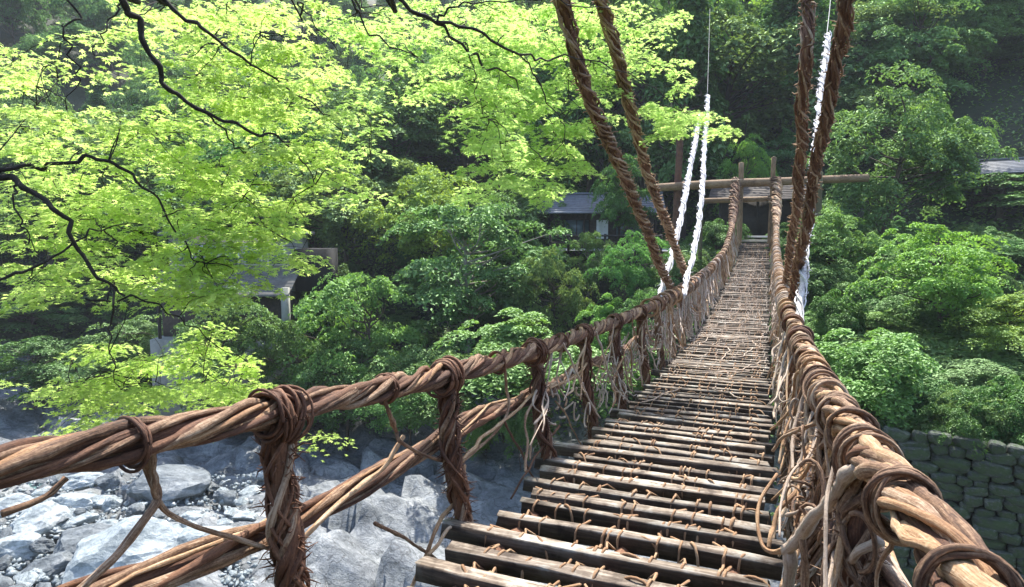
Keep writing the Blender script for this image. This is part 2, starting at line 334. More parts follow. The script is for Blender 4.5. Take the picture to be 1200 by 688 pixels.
# ------------------------------------------------------------------ bridge profile
def deck_z(y):
    y = np.asarray(y, float); return -2.42 + np.where(y < 17, 0.0039, 0.0026) * (y - 17) ** 2
def rail_h(y): return np.interp(y, [0, 4, 8, 12, 17, 30, 37, 40, 42], [0.84, 0.86, 0.98, 1.06, 1.10, 1.15, 1.5, 2.3, 3.75])
def rail_L(y): y = np.asarray(y, float); return np.stack([np.interp(y, [0, 30, 42], [-1.70, -1.72, -1.95]), y, deck_z(y) + rail_h(y)], -1)
def rail_R(y): y = np.asarray(y, float); return np.stack([np.interp(y, [0, 6, 30, 42], [0.325, 0.33, 0.37, 0.42]), y, deck_z(y) + rail_h(y) + np.interp(y, [0, 3, 8], [0.03, 0.0, 0.0])], -1)
DL, DR, YEND = -1.48, 0.10, 42.2

# ------------------------------------------------------------------ terrain
YF = (np.array([-150, -80, -55, -45, -25, -15, -5, 3, 10, 40, 120]), np.array([-70, 14, 32, 36, 35, 33, 27, 21, 19, 17, 10]))
DX = np.array([-30, -5, 0, 1.6, 2.2, 4, 5, 8, 10, 17, 19, 22, 26, 31, 34, 130, 220.])
PL = np.interp(DX, [-30, -5, 0, 5, 17, 31, 130, 220], [-12.9, -12.9, -12.4, -10.9, -1.8, -1.3, 72, 120])
PR = np.interp(DX, [-5, 1.6, 2.2, 10, 19, 26, 34, 130, 220], [-13.3, -13, -6.7, -4.9, -3.9, -1.5, -1.2, 62, 110])
PW = np.interp(DX, [-5, 0, 4, 8, 20, 130, 220], [-13.6, -12.8, -11, -5.5, 0, 66, 110])
def sstep(a, b, x): t = np.clip((x - a) / (b - a), 0, 1); return t * t * (3 - 2 * t)
def base_z(x, y):
    x = np.asarray(x, float); y = np.asarray(y, float)
    d = y - np.interp(x, *YF); d = np.where(x < -45, d * 0.72, d)
    zl = np.interp(d, DX, PL); zr = np.interp(d, DX, PR); zw = np.interp(d, DX, PW)
    w = sstep(1.5, 3.2, x); u = sstep(-22, -34, x)
    z = zl * (1 - w) + zr * w; z = z * (1 - u) + zw * u
    near = np.interp(x, [-80, -40, -20, 0, 20, 60], [-40, -6, 3.0, 4.5, 4.5, 4.5]) - y      # the camera's own bank
    zn = np.interp(near, [0, 2, 8, 30, 60], [-13, -9.5, -3.2, 6, 22])
    return np.where(near > 0, np.maximum(zn, -13), z)
def ground_z(x, y):
    z = float(base_z(x, y)); v = Vector((x, y, z))
    d, p = noise.voronoi(Vector((x * 0.22, y * 0.34, 3.1 + 0.02 * x)))
    h = noise.cell(p[0] * 9.13) ; tilt = (noise.cell(p[0] * 5.7 + Vector((3, 1, 2))) - 0.5)
    low = max(0.0, min(1.0, (-6.5 - z) / 4.0))
    rock = (h - 0.35) * 0.55 + tilt * ((x * 0.22 - p[0][0]) * 1.5) + (noise.cell(p[0] * 3.3) - 0.5) * (y * .34 - p[0][1]) * 1.0 + 0.5 * noise.fractal(Vector((x * .2 + y * .1, y * .35, 2.0)), 1.0, 2.0, 4)
    rock -= 0.5 * max(0.0, 1 - (d[1] - d[0]) * 9)
    d2, p2 = noise.voronoi(Vector((x * 0.8 + 5, y * 1.1, 1.0)))
    rock += (noise.cell(p2[0] * 7.7) - 0.5) * 0.22 - 0.10 * max(0, 1 - (d2[1] - d2[0]) * 6)
    z += low * rock * (0.9 if x < 2 else 0.25)
    z += (1 - low) * 0.5 * noise.fractal(Vector((x, y, 0)) * 0.25, 1.0, 2.0, 3) * (0.3 if z < 2 else 1.6)
    return z

def terrain():
    xs = np.unique(np.concatenate([np.linspace(-160, -62, 30), np.arange(-62, 4, 0.34), np.arange(4, 14, 0.8), np.linspace(14, 130, 30)]))
    ys = np.unique(np.concatenate([np.linspace(-70, 2, 24), np.arange(2, 44, 0.36), np.arange(44, 62, 1.2), np.linspace(62, 210, 44)]))
    X, Y = np.meshgrid(xs, ys); Z = np.array([ground_z(a, b) for a, b in zip(X.ravel(), Y.ravel())])
    v = np.stack([X.ravel(), Y.ravel(), Z], 1); i = np.arange(len(v)).reshape(X.shape)
    q = np.stack([i[:-1, :-1], i[:-1, 1:], i[1:, 1:], i[1:, :-1]], -1).reshape(-1, 4)
    mb = MB(); mb.add(v, q); return mb.build('ground', M['ground'], smooth=False, kind='structure')
terrain()
mb = MB(); mb.box((-150, -40, -15.5), (120, 60, -14.7)); mb.build('river', M['water'], kind='structure', smooth=False)

# ------------------------------------------------------------------ rocks
def rock_mesh(name, seed, material, sub=4, flatten=(1, 1, 1), planes=16, rough=0.05, parts=False):
    import bmesh
    r = np.random.default_rng(seed); bm = bmesh.new(); bmesh.ops.create_icosphere(bm, subdivisions=sub, radius=1)
    pn = r.normal(size=(planes, 3)); pn /= np.linalg.norm(pn, axis=1)[:, None]; ph = r.uniform(0.62, 0.95, planes)
    if parts: pn = np.vstack([pn, np.eye(3), -np.eye(3)]); ph = np.concatenate([ph + .12, [.80, .8, .72, .80, .8, .72]])
    for v in bm.verts:
        d = np.array(v.co) ; d /= np.linalg.norm(d)
        k = pn @ d; k = np.where(k > 0.05, ph / np.maximum(k, 0.05), 9.0); rad = min(1.05, k.min())
        rad *= 1 + rough * noise.fractal(Vector(d * 2.2) + Vector((seed, 0, 0)), 1, 2, 4)
        v.co = Vector(d * rad * np.array(flatten))
    me = bpy.data.meshes.new(name); bm.to_mesh(me); bm.free(); me.materials.append(material)
    me.polygons.foreach_set('use_smooth', np.zeros(len(me.polygons), bool)); return me
BR = [rock_mesh('boulder', 40 + k, M['boulder' if k % 3 else 'boulder_grey'], 4, (1, 0.68, 0.5), 17, 0.10) for k in range(9)]
def boulder(x, y, s, rz, k, label, group, sz=1.0, tilt=0.0, z=None):
    o = bpy.data.objects.new('boulder', BR[k]); C.objects.link(o)
    o.location = (x, y, (ground_z(x, y) if z is None else z) + 0.12 * s); o.scale = (s, s, s * sz); o.rotation_euler = (tilt, tilt * 0.6, rz)
    return tag(o, label, 'boulder', group)
def on_river(px, py, z=-12.6):
    r = FWD * F_PX + RGT * (px - CX) - UPV * (py - CY); return r * (z / r[2])
G_B = 'pale boulders lying in the riverbed'
feat = [  # px, py, width px, heading, shape, height, label
    (165, 650, 165, 0.62, 1, 1.0, 'biggest sunlit white boulder, long and sloping, bottom left behind the forked vine'),
    (235, 640, 120, 0.5, 4, 0.9, 'pale striped boulder leaning against the long white one'),
    (100, 640, 95, 0.55, 3, 1.0, 'dark-sided wedge of rock just left of the long white boulder'),
    (45, 610, 80, 1.2, 2, 1.1, 'upright pale block of rock near the left edge under the rail'),
    (82, 588, 60, 0.3, 5, 0.9, 'smooth rounded pale boulder in the middle of the rubble, left'),
    (120, 583, 40, 0.2, 7, 1.0, 'small square-shouldered pale boulder beside the smooth rounded one'),
    (15, 640, 90, 0.5, 8, 1.0, 'pale flat-topped boulder cut by the left edge of the picture'),
    (20, 590, 70, 0.4, 1, 0.8, 'blue-white slab of rock at the left edge just under the rail'),
    (200, 572, 110, 0.2, 0, 0.9, 'broad grey slab between the boulders and the bedrock'),
    (225, 603, 40, 0.1, 5, 0.8, 'small oval white boulder beside the fork of the hanging vine'),
    (60, 660, 70, 0.9, 6, 0.9, 'grey rock lying at the bottom left below the upright block'),
    (100, 560, 60, 0.3, 4, 0.7, 'flat greenish pale rock just beneath the left rail'),
]
for px, py, wpx, h, k, sz, lab in feat:
    p = on_river(px, py); dist = p @ FWD; boulder(p[0], p[1], wpx / F_PX * dist * 0.49, h + YAW, k, lab, None, sz, R.uniform(-.15, .15), z=-12.9)
cnt = 0
for i in range(900):
    px, py = R.uniform(-60, 330), R.uniform(545, 720)
    if cnt > 230: break
    if px > 60 + (720 - py) * 1.9: continue
    p = on_river(px, py); s = (0.14 + 0.62 * R.random() ** 1.6)
    boulder(p[0], p[1], s, R.uniform(0, 6.28), R.randrange(9), 'loose pale rock among the rubble of the riverbed, lower left', 'small loose rocks of the riverbed rubble', R.uniform(.7, 1.3), R.uniform(-.4, .4), z=-12.95 + R.uniform(0, 0.2)); cnt += 1
def gravel():
    mb = MB(); t = np.array([(0, 0, .8), (1, 0, 0), (0, 1, 0), (-1, 0, 0), (0, -1, 0), (0, 0, -.8)]); f = [(0, 1, 2), (0, 2, 3), (0, 3, 4), (0, 4, 1), (5, 2, 1), (5, 3, 2), (5, 4, 3), (5, 1, 4)]
    for i in range(2600):
        px, py = R.uniform(-80, 300), R.uniform(550, 760); p = on_river(px, py)
        s = R.uniform(0.05, 0.17); A = rng.normal(size=(3, 3)) * 0.35 + np.eye(3); mb.add((t @ A) * s + np.array([p[0], p[1], -12.92 + R.uniform(0, .12)]), None, f)
    mb.build('gravel', M['boulder'], smooth=False, kind='stuff')
gravel()

# ------------------------------------------------------------------ stone wall, right
wall = empty('stone_wall', (6, 20, -13)); tag(wall, 'dark dry-stone retaining wall of rough blocks below the green shrub, lower right', 'wall')
SR = [rock_mesh('stone', 90 + k, M['wallstone'], 3, (1, 0.55, 1), 9, 0.07, True) for k in range(10)]
wl = np.array([2.4, 21.4]); wr = np.array([14.0, 18.7])
wd = (wr - wl) / np.linalg.norm(wr - wl); wn = np.array([wd[1], -wd[0]]); WROT = math.atan2(wd[1], wd[0])
z = -12.6; ns = 0
while z < -6.15:
    h = R.uniform(0.24, 0.44); x = R.uniform(0, .3)
    while x < 11.4:
        w = h * R.uniform(1.2, 2.9)
        back = (z + 12.6) * 0.12
        c = wl + wd * (x + w / 2) - wn * back + wn * R.uniform(-.05, .08)
        o = bpy.data.objects.new('stone', SR[R.randrange(10)]); C.objects.link(o); o.parent = wall
        o.location = Vector((c[0], c[1], z + h / 2 + R.uniform(-.05, .05))) - wall.location
        o.scale = (w * 0.60, 0.42, h * 0.70); o.rotation_euler = (R.uniform(-.12, .12), R.uniform(-.22, .22), WROT + R.uniform(-.12, .12)); x += w; ns += 1
    z += h * 0.86
mb = MB(); a = wl - wn * 0.35; b = wr - wn * 0.35
def V3(p, z): return (p[0], p[1], z)
aa, bb = a - wn * 0.85, b - wn * 0.85
mb.add([V3(a, -14), V3(b, -14), V3(bb, -6.9), V3(aa, -6.9), V3(aa - wn * 1.2, -14), V3(bb - wn * 1.2, -14)], [(0, 1, 2, 3), (3, 2, 5, 4)])
mb_o = mb.build('earth_backing', M['mortar'], wall, smooth=False); mb_o.location = -Vector(wall.location)

# ------------------------------------------------------------------ the bridge
bridge = empty('vine_bridge', (0, 0, 0))
tag(bridge, 'long suspension footbridge of twisted brown vines with slatted wooden deck crossing the gorge', 'bridge')

# slats
SL = []
for k in range(14):
    mb = MB(); ln = 1.58; n = 7; w = 0.033 + 0.008 * R.random(); h = 0.088
    prof = np.array([(-w, -h * .5), (w, -h * .5), (w * 1.0, h * .44), (w * .88, h * .5), (-w * .90, h * .5), (-w * 1.0, h * .43)])
    xs = np.linspace(-ln / 2, ln / 2, n); V = []
    bend = rng.normal(0, 0.008); tw = rng.normal(0, .05)
    for i, x in enumerate(xs):
        q = prof * (1 + rng.normal(0, 0.05, (6, 1))) + rng.normal(0, 0.0025, (6, 2)); c, s_ = math.cos(tw * (x)), math.sin(tw * x)
        V.append(np.stack([np.full(6, x) + (rng.normal(0, .01, 6) if i in (0, n - 1) else 0), q[:, 0] * c - q[:, 1] * s_ + bend * math.cos(x * 2), q[:, 0] * s_ + q[:, 1] * c], 1))
    V = np.vstack(V); idx = np.arange(n * 6).reshape(n, 6)
    q = np.stack([idx[:-1], np.roll(idx[:-1], -1, 1), np.roll(idx[1:], -1, 1), idx[1:]], -1).reshape(-1, 4)
    q = np.vstack([q, [(0, 3, 2, 1), (0, 5, 4, 3)], [(n * 6 - 6, n * 6 - 5, n * 6 - 4, n * 6 - 3), (n * 6 - 6, n * 6 - 3, n * 6 - 2, n * 6 - 1)]])
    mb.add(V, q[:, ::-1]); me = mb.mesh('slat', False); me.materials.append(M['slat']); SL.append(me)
SLY = []; y = 0.55
while y < YEND:
    SLY.append(y); y += R.uniform(0.235, 0.29) * (1.0 if y < 12 else 1.02)
for y in SLY:
    xo = R.gauss(0, 0.035); sc = 1 + R.uniform(-.03, .05)
    if R.random() < 0.12: sc += 0.12; xo -= 0.08
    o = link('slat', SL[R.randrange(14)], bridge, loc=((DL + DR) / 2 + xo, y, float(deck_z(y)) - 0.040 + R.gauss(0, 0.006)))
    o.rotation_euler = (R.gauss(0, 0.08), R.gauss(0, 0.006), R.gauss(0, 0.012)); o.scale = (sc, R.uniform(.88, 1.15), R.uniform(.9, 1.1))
# bearer ropes under the deck
for x in (DL + .18, DL + .78, DR - .2):
    ys = np.linspace(0.2, YEND, 120); mb = MB(); mb.tube(np.stack([x + 0 * ys, ys, deck_z(ys) - 0.10], 1) + wander(120, .012), 0.042, 7, .15)
    mb.build('bearer_rope', M['dark'], bridge)
# weaving lashings
def weave(x0, ya, yb, r, m, drift=0.12, up=0.012):
    pts = []
    ph = R.random() * 6
    sel = [y for y in SLY if ya <= y <= yb]
    xw = x0
    for a, b in zip(sel[:-1], sel[1:]):
        xw += R.gauss(0, drift * 0.35); xw += (x0 - xw) * 0.15; z = float(deck_z(a)); g = b - a
        xw = min(max(xw, DL + .05), DR - .05)
        pts += [(xw - .006, a - .046, z - .08), (xw - .004, a - .044, z - .01), (xw + .0, a - .02, z + up), (xw + .004, a + .024, z + up - .001), (xw + .007, a + .05, z - .008), (xw + R.gauss(0, .03), a + g * .5, z - .012 - R.random() * .03)]
    mb = MB(); mb.tube(np.array(pts) + rng.normal(0, .0015, (len(pts), 3)), r, 5, .15); return mb.build('lashing_vine', m, bridge)
for x0 in np.linspace(DL + .13, DR - .12, 9): weave(x0 + R.gauss(0, .03), 0.4, YEND, R.uniform(.0065, .009), M['lash'])
for x0 in np.linspace(DL + .1, DR - .1, 8): weave(x0 + R.gauss(0, .05), R.uniform(8, 11), R.uniform(27, 42), .009, M['pale'], .2, .014)
# short lashing loops on the near slats
LP = []
for k in range(5):
    mb = MB(); a = np.linspace(-0.15, math.pi + .15, 11); w = .046 + .008 * R.random(); lean = R.uniform(-.08, .08)
    pts = np.stack([lean * np.cos(a) + rng.normal(0, .002, 11), w * 1.05 * np.cos(a), -0.055 + (.075 + .012 * R.random()) * np.sin(a)], 1)
    mb.tube(pts, .0075, 6, .15); me = mb.mesh('lashing_loop'); me.materials.append(M['lash']); LP.append(me)
cnt = 0
for y in SLY:
    if y > 11: break
    for k in range(6):
        if R.random() < 0.62 and cnt < 230:
            x = DL + .16 + (DR - DL - .3) * (k + R.uniform(-.2, .2)) / 5
            o = link('lashing_loop', LP[R.randrange(5)], bridge, loc=(x, y, float(deck_z(y)) - 0.012)); o.rotation_euler = (0, 0, R.uniform(-.5, .5)); o.scale = [R.uniform(.9, 1.15)] * 3; cnt += 1
# loose pale vines lying on the sunlit middle of the deck
mb = MB()
for i in range(60):
    y0 = R.uniform(8, 36); n = 14; ang = R.choice([R.gauss(0, .4), R.gauss(1.57, .25)]); L = R.uniform(.5, 1.6); s = np.linspace(-L / 2, L / 2, n)
    x = np.clip(R.uniform(DL + .2, DR - .2) + s * math.sin(ang) + wander(n, .05, 4, 1)[:, 0], DL, DR); yy = y0 + s * math.cos(ang) + wander(n, .03, 4, 1)[:, 0]
    mb.tube(np.stack([x, yy, deck_z(yy) + .018 + np.abs(wander(n, .008, 3, 1)[:, 0])], 1), R.uniform(.006, .010), 5, .2)
mb.build('loose_vine_litter', M['pale'], bridge, kind='stuff')

# rails: twisted ropes
def frame_of(path):
    d = np.gradient(path, axis=0); d /= np.linalg.norm(d, axis=1)[:, None]
    side = np.cross(d, np.array([0, 0, 1.0])); side /= np.linalg.norm(side, axis=1)[:, None]; up = np.cross(side, d); return d, side, up
def rope(name, fn, ys, n_str, rad, sr, pitch, mats, parent, seed=0, label=None, jit=0.25, sides=8, lump=.12):
    path = fn(ys); L = np.concatenate([[0], np.cumsum(np.linalg.norm(np.diff(path, axis=0), axis=1))]); d, side, up = frame_of(path); e = empty(name); e.parent = parent
    if label: e['label'] = label
    n = len(ys); rad = np.broadcast_to(rad, (n,)); sr = np.broadcast_to(sr, (n,))
    for k in range(n_str):
        pk = pitch * R.uniform(.85, 1.15) if jit > .3 else pitch
        ph = 2 * math.pi * k / n_str + seed; th = ph + L / pk * 2 * math.pi + wander(n, jit, 10, 1)[:, 0]
        rr = rad * (1 + np.clip(wander(n, jit * .6, 8, 1)[:, 0], -.45, .10)) - (sr if k % 4 else sr * 1.6)
        p = path + side * (np.cos(th) * rr)[:, None] + up * (np.sin(th) * rr)[:, None]
        q = sr * R.choice([.65, .8, 1, 1.15, 1.35]) * np.ones(n)
        for _ in range(int(min(L[-1], 14) * 2.2)):                     # knots and swellings
            q *= 1 + R.uniform(.08, .38) * np.exp(-((L - R.uniform(0, 14)) / R.uniform(.015, .05)) ** 2)
        mb = MB(); mb.tube(p, q, sides, lump, seed=k + seed); mb.build('strand', mats[k % len(mats)], e)
    mb = MB(); mb.tube(path, rad * .55, 8, .1); mb.build('core', M['dark'], e)
    return e
ysR = np.concatenate([np.arange(0.2, 6, .035), np.arange(6, 14, .09), np.arange(14, 42.3, .2)])
rope('handrail', rail_L, ysR, 14, np.interp(ysR, [0, 3, 36, 39.5, 42], [.050, .062, .11, .28, .34]), np.interp(ysR, [0, 3, 10, 36, 40], [.0115, .0125, .019, .027, .05]), 1.15, [M['vine'], M['dark'], M['vine'], M['tan'], M['dark'], M['vine'], M['dark']], bridge, 1.0, None, .38, 8, .2)
ysR2 = np.concatenate([np.arange(0.5, 6, .03), np.arange(6, 14, .09), np.arange(14, 42.3, .2)])
rope('handrail', rail_R, ysR2, 11, np.interp(ysR2, [0, 3, 36, 39.5, 42], [.056, .068, .115, .26, .32]), np.interp(ysR2, [0, 3, 10, 36, 40], [.0135, .016, .024, .03, .055]), 1.25, [M['tan'], M['vine'], M['tan'], M['vine'], M['tan'], M['tan'], M['dark']], bridge, 2.0, 'sunlit tan handrail of thick gnarled vines on the right', .4, 9, .2)
# lower side ropes, outside the posts
def low_L(y): y = np.asarray(y, float); return np.stack([-1.80 + 0 * y, y, deck_z(y) + np.interp(y, [0, 2, 5, 12, 42], [.36, .36, .50, .55, .6]) + .03 * np.sin(y * 2.1)], -1)
def low_R(y): y = np.asarray(y, float); return np.stack([.40 + 0 * y, y, deck_z(y) + np.interp(y, [0, 2, 5, 12, 42], [.40, .42, .50, .55, .6]) + .03 * np.sin(y * 1.7)], -1)
ysM = np.concatenate([np.arange(0.3, 8, .05), np.arange(8, 41, .2)])
rope('side_rope', low_L, ysM, 10, .060, .0125, 2.6, [M['vine'], M['dark'], M['tan'], M['vine']], bridge, .4, None, .45, 7, .22)
rope('side_rope', low_R, ysM, 12, .072, .0135, 2.2, [M['pale'], M['tan'], M['vine']], bridge, .9, None, .45, 7, .22)

# rings of vine round a rail
def rings(mb, c, d, side, up, r, n, tr, spread, skew=.35, ell=1.0):
    for k in range(n):
        a = np.linspace(0, 2 * math.pi, 26); rr = r * R.uniform(.9, 1.12); off = (k - (n - 1) / 2) / max(1, n) * spread + R.gauss(0, .006)
        sk = R.gauss(0, skew * .35); sk2 = R.gauss(0, skew * .3); ecc = R.uniform(-.01, .01)
        p = c + np.outer(np.cos(a) * rr + ecc, side) + np.outer(np.sin(a) * rr * ell + R.gauss(0, .006), up) + np.outer(off + rr * (sk * np.cos(a + k) + sk2 * np.sin(a)), d)
        mb.tube(p + wander(26, .003, 4), tr * R.uniform(.75, 1.25), 6, .15, cap=False, seed=k)
def spikes(mb, path, n, r, ln=.05):
    for i in range(n):
        j = R.randrange(len(path)); a = R.uniform(0, 6.28); v = np.array([math.cos(a), math.sin(a) * .7, R.uniform(-.8, .8)]); v /= np.linalg.norm(v)
        p0 = path[j] + v * r * .8; p1 = p0 + v * ln * R.uniform(.4, 1) + np.array([0, 0, R.uniform(-.03, .02)])
        mb.tube(np.array([p0, (p0 + p1) / 2 + rng.normal(0, .006, 3), p1]), np.array([.0035, .003, .0012]), 4)
POSTY = [0.42, 1.87, 3.25, 4.77, 6.25, 7.7, 9.4] + [10.95 + 1.5 * k for k in range(20)]
def post(side_fn, sgn, y, m1, m2, near):
    top = side_fn(np.array([y - .01]))[0]; z0 = float(deck_z(y)); xb = (DL - .10) if sgn < 0 else (DR + .12)
    lean = R.uniform(-.03, .03)
    path = smooth_path([(xb, y + lean * .5, z0 - .16), (xb + sgn * .05, y + lean, z0 + .2), (xb + (top[0] - xb) * .75, y + lean, z0 + .5), (top[0], y, top[2] - .04)], 26 if near else 14)
    n = len(path); e = empty('vine_post', (0, 0, 0)); e.parent = bridge
    L = np.linspace(0, 1, n) * .95
    th0 = R.random() * 6
    ns = 13 if near else 6; rb = .044
    if near:
        mb = MB(); mb.tube(path, .036, 8, .15); mb.build('core', M['dark'], e)
        for k in range(ns):
            th = th0 + 2 * math.pi * k / ns + L / (.5 + .1 * R.random() if k < 9 else -.7 + .2 * R.random()) * 2 * math.pi * .9 + wander(n, .3, 5, 1)[:, 0]
            rr = rb + np.abs(wander(n, .010, 4, 1)[:, 0]) + (0.006 if k >= 9 else 0)
            p = path + np.stack([np.cos(th) * rr, np.sin(th) * rr, 0 * th], 1)
            mb = MB(); mb.tube(p, R.choice([.007, .009, .013, .016]), 7, .25, seed=k); mb.build('strand', M['vine'] if k in (1, 4) else m1, e)
        mb = MB(); spikes(mb, path[:-2], 190, .072, .07); mb.build('bark_fibre', m1, e, kind='stuff')
    else:
        mb = MB(); mb.tube(path, .045, 7, .15)
        for k in range(ns):
            th = th0 + 2 * math.pi * k / ns + L / .42 * 5.6; p = path + np.stack([np.cos(th) * .052, np.sin(th) * .052, 0 * th], 1); mb.tube(p, .015, 5, .15)
        mb.build('bundle', m2 if y > 9 else m1, e)
    ys = np.array([y - .05, y, y + .05]); pth = side_fn(ys); d, sd, up = frame_of(pth)
    c = pth[1] + up[1] * -.012; r = (.070 if near else .105) + (.02 * (y > 12))
    mb = MB(); rings(mb, c, d[1], sd[1], up[1], r, (14 if sgn < 0 else 5) if near else 5, .0085 if near else .016, .13 if sgn < 0 else .07, .5, 1.08)
    if near: rings(mb, c + up[1] * -.01, d[1], sd[1], up[1], r + .018, 9 if sgn < 0 else 4, .0075, .11, .9, 1.12)
    mb.build('rail_binding', m1 if y < 11 else m2, e)
    return e
for y in POSTY:
    post(rail_L, -1, y, M['dark'], M['vine'] if y < 12 else (M['pale'] if R.random() < .5 else M['tan']), y < 10)
for y in [.55, 2.3, 3.2, 4.3, 5.6, 7.0, 8.6] + [10.2 + 1.5 * k for k in range(21)]:
    post(rail_R, 1, y, M['vine'] if y < 6 else M['dark'], M['pale'] if R.random() < .5 else M['tan'], y < 7)
# thick separate hoops on the right rail, and light ones half way along the left
def hoop(fn, y, r, n, tr, m, spread=.06, skew=.5):
    pth = fn(np.array([y - .05, y, y + .05])); d, sd, up = frame_of(pth); mb = MB(); rings(mb, pth[1] - up[1] * .01, d[1], sd[1], up[1], r, n, tr, spread, skew, 1.1); return mb.build('vine_hoop', m, bridge)
hoop(rail_R, 1.19, .068, 6, .0065, M['vine'], .03, .15)
hoop(rail_R, 1.72, .070, 11, .0065, M['vine'], .06, .35)
for y in (2.75, 3.7, 4.0, 4.7, 5.1, 6.1, 6.5, 7.5, 8.1, 9.2, 9.8): hoop(rail_R, y, .084, R.randrange(3, 7), .009, M['vine' if R.random() < .6 else 'tan'], .1, .9)
for y in np.arange(10.5, 41, .75): hoop(rail_R, float(y), .135, 4, .015, M['tan' if R.random() < .5 else 'pale'], .2, .9)
for y in (1.28, 2.62, 4.0, 5.5, 7.0, 8.5): hoop(rail_L, y, .064, 3, .007, M['dark'], .03, .35)
for y in np.arange(10.2, 41, .75): hoop(rail_L, float(y), .125, 4, .014, M['vine' if R.random() < .5 else 'tan'], .2, .9)

# lattice vines between rail and deck
def vine(pts, r0, r1, m, n=None, jit=.006, sides=6, name='side_vine', knots=True):
    pts = np.array(pts, float); L = np.linalg.norm(np.diff(pts, axis=0), axis=1).sum(); n = n or max(10, int(L / .022)); n = min(n, 70)
    p = smooth_path(pts, n) + wander(n, jit, 6); rr = np.linspace(r0, r1, n)
    if knots:
        for _ in range(max(1, int(L * 3))): rr *= 1 + R.uniform(.15, .4) * np.exp(-((np.arange(n) - R.randrange(n)) / 1.5) ** 2)
    mb = MB(); mb.tube(p, rr, sides, .12, seed=R.random() * 9); return mb.build(name, m, bridge)
def pv(X, pix, *a, **k): return vine([onx(px, py, X + R.gauss(0, .01)) for px, py in pix], *a, **k)
# the ones the photograph shows near the camera (left side)
pv(-1.74, [(150, 498), (158, 530), (170, 560), (182, 582), (178, 600), (150, 635), (118, 668), (80, 705)], .014, .012, M['vine'])
pv(-1.72, [(175, 535), (184, 556), (182, 582), (200, 602), (245, 622), (300, 638), (352, 645)], .010, .009, M['vine'])
pv(-1.70, [(447, 447), (455, 478), (464, 505), (470, 518), (500, 532), (540, 541)], .012, .009, M['vine'])
pv(-1.74, [(470, 510), (455, 540), (420, 570), (380, 605), (345, 640), (330, 665)], .013, .011, M['tan'])
pv(-1.68, [(540, 541), (565, 515), (600, 485), (625, 462), (650, 448)], .013, .009, M['tan'])
pv(-1.66, [(545, 545), (535, 580), (520, 605), (508, 625), (495, 660), (480, 695)], .013, .011, M['tan'])
pv(-1.70, [(585, 415), (593, 445), (596, 470), (585, 500), (560, 525), (542, 540)], .011, .010, M['vine'])
pv(-1.66, [(440, 612), (470, 628), (495, 645), (520, 665), (540, 690)], .009, .008, M['vine'])
pv(-1.60, [(500, 650), (530, 620), (560, 625), (545, 660), (520, 690)], .010, .008, M['tan'])
pv(-1.66, [(645, 455), (675, 440), (690, 420), (688, 395)], .012, .009, M['tan'])
pv(-1.62, [(590, 495), (605, 520), (625, 560), (640, 590)], .008, .007, M['dark'])
pv(-1.62, [(655, 500), (635, 525), (612, 560), (600, 585)], .009, .007, M['dark'])
pv(-1.62, [(650, 470), (668, 495), (680, 520), (690, 535)], .007, .006, M['vine'])
pv(-1.76, [(0, 600), (40, 585), (60, 572), (75, 560)], .010, .009, M['vine'])
# and all along both sides: crossing, forked, increasingly bleached
def lattice(fn, sgn, y0, y1, per_m, pale, rmin, rmax):
    y = y0
    while y < y1:
        y += R.expovariate(per_m); L = R.uniform(.25, 1.3) * R.choice([-1, 1]); xb = (DL if sgn < 0 else DR) + sgn * R.uniform(-.03, .16)
        ya, yb = y, y + L
        if min(ya, yb) < .3 or max(ya, yb) > 41: continue
        a = fn(np.array([ya]))[0]; za = a[2] - R.uniform(0, .5) * (R.random() < .4); zb = float(deck_z(yb)) + R.uniform(-.05, .1) + (R.random() < .3) * .35
        b = np.array([xb, yb, zb]); a = np.array([a[0] + sgn * R.uniform(-.07, .05), ya, za]); mid = (a + b) / 2 + np.array([sgn * R.uniform(-.02, .07), R.gauss(0, .08), R.uniform(-.12, .06)])
        m = M['pale'] if R.random() < pale(y) else R.choice([M['vine'], M['tan'], M['tan']])
        r = R.uniform(rmin, rmax); q = [a, a * .65 + mid * .35 + rng.normal(0, .03, 3), mid, mid * .4 + b * .6 + rng.normal(0, .03, 3), b]
        vine(q, r, r * .8, m, 16 if y > 12 else None, .007, 5 if y > 8 else 6)
        if R.random() < .4: vine([mid, mid + (b - mid) * .5 + np.array([0, R.gauss(0, .15), .02]), mid + (b - mid) + np.array([0, R.gauss(0, .35), 0])], r * .8, r * .5, m, 10, .006, 5)
lattice(rail_L, -1, 4.2, 9, 4.5, lambda y: .35, .006, .012)
lattice(rail_L, -1, 9, 24, 6.5, lambda y: .55, .009, .017)
lattice(rail_L, -1, 24, 41, 2.2, lambda y: .4, .012, .022)
lattice(rail_R, 1, .9, 5, 8, lambda y: .35, .006, .014)
lattice(rail_R, 1, 5, 12, 6, lambda y: .5, .008, .015)
lattice(rail_R, 1, 12, 26, 4, lambda y: .6, .010, .018)
lattice(rail_R, 1, 26, 41, 2, lambda y: .4, .012, .022)
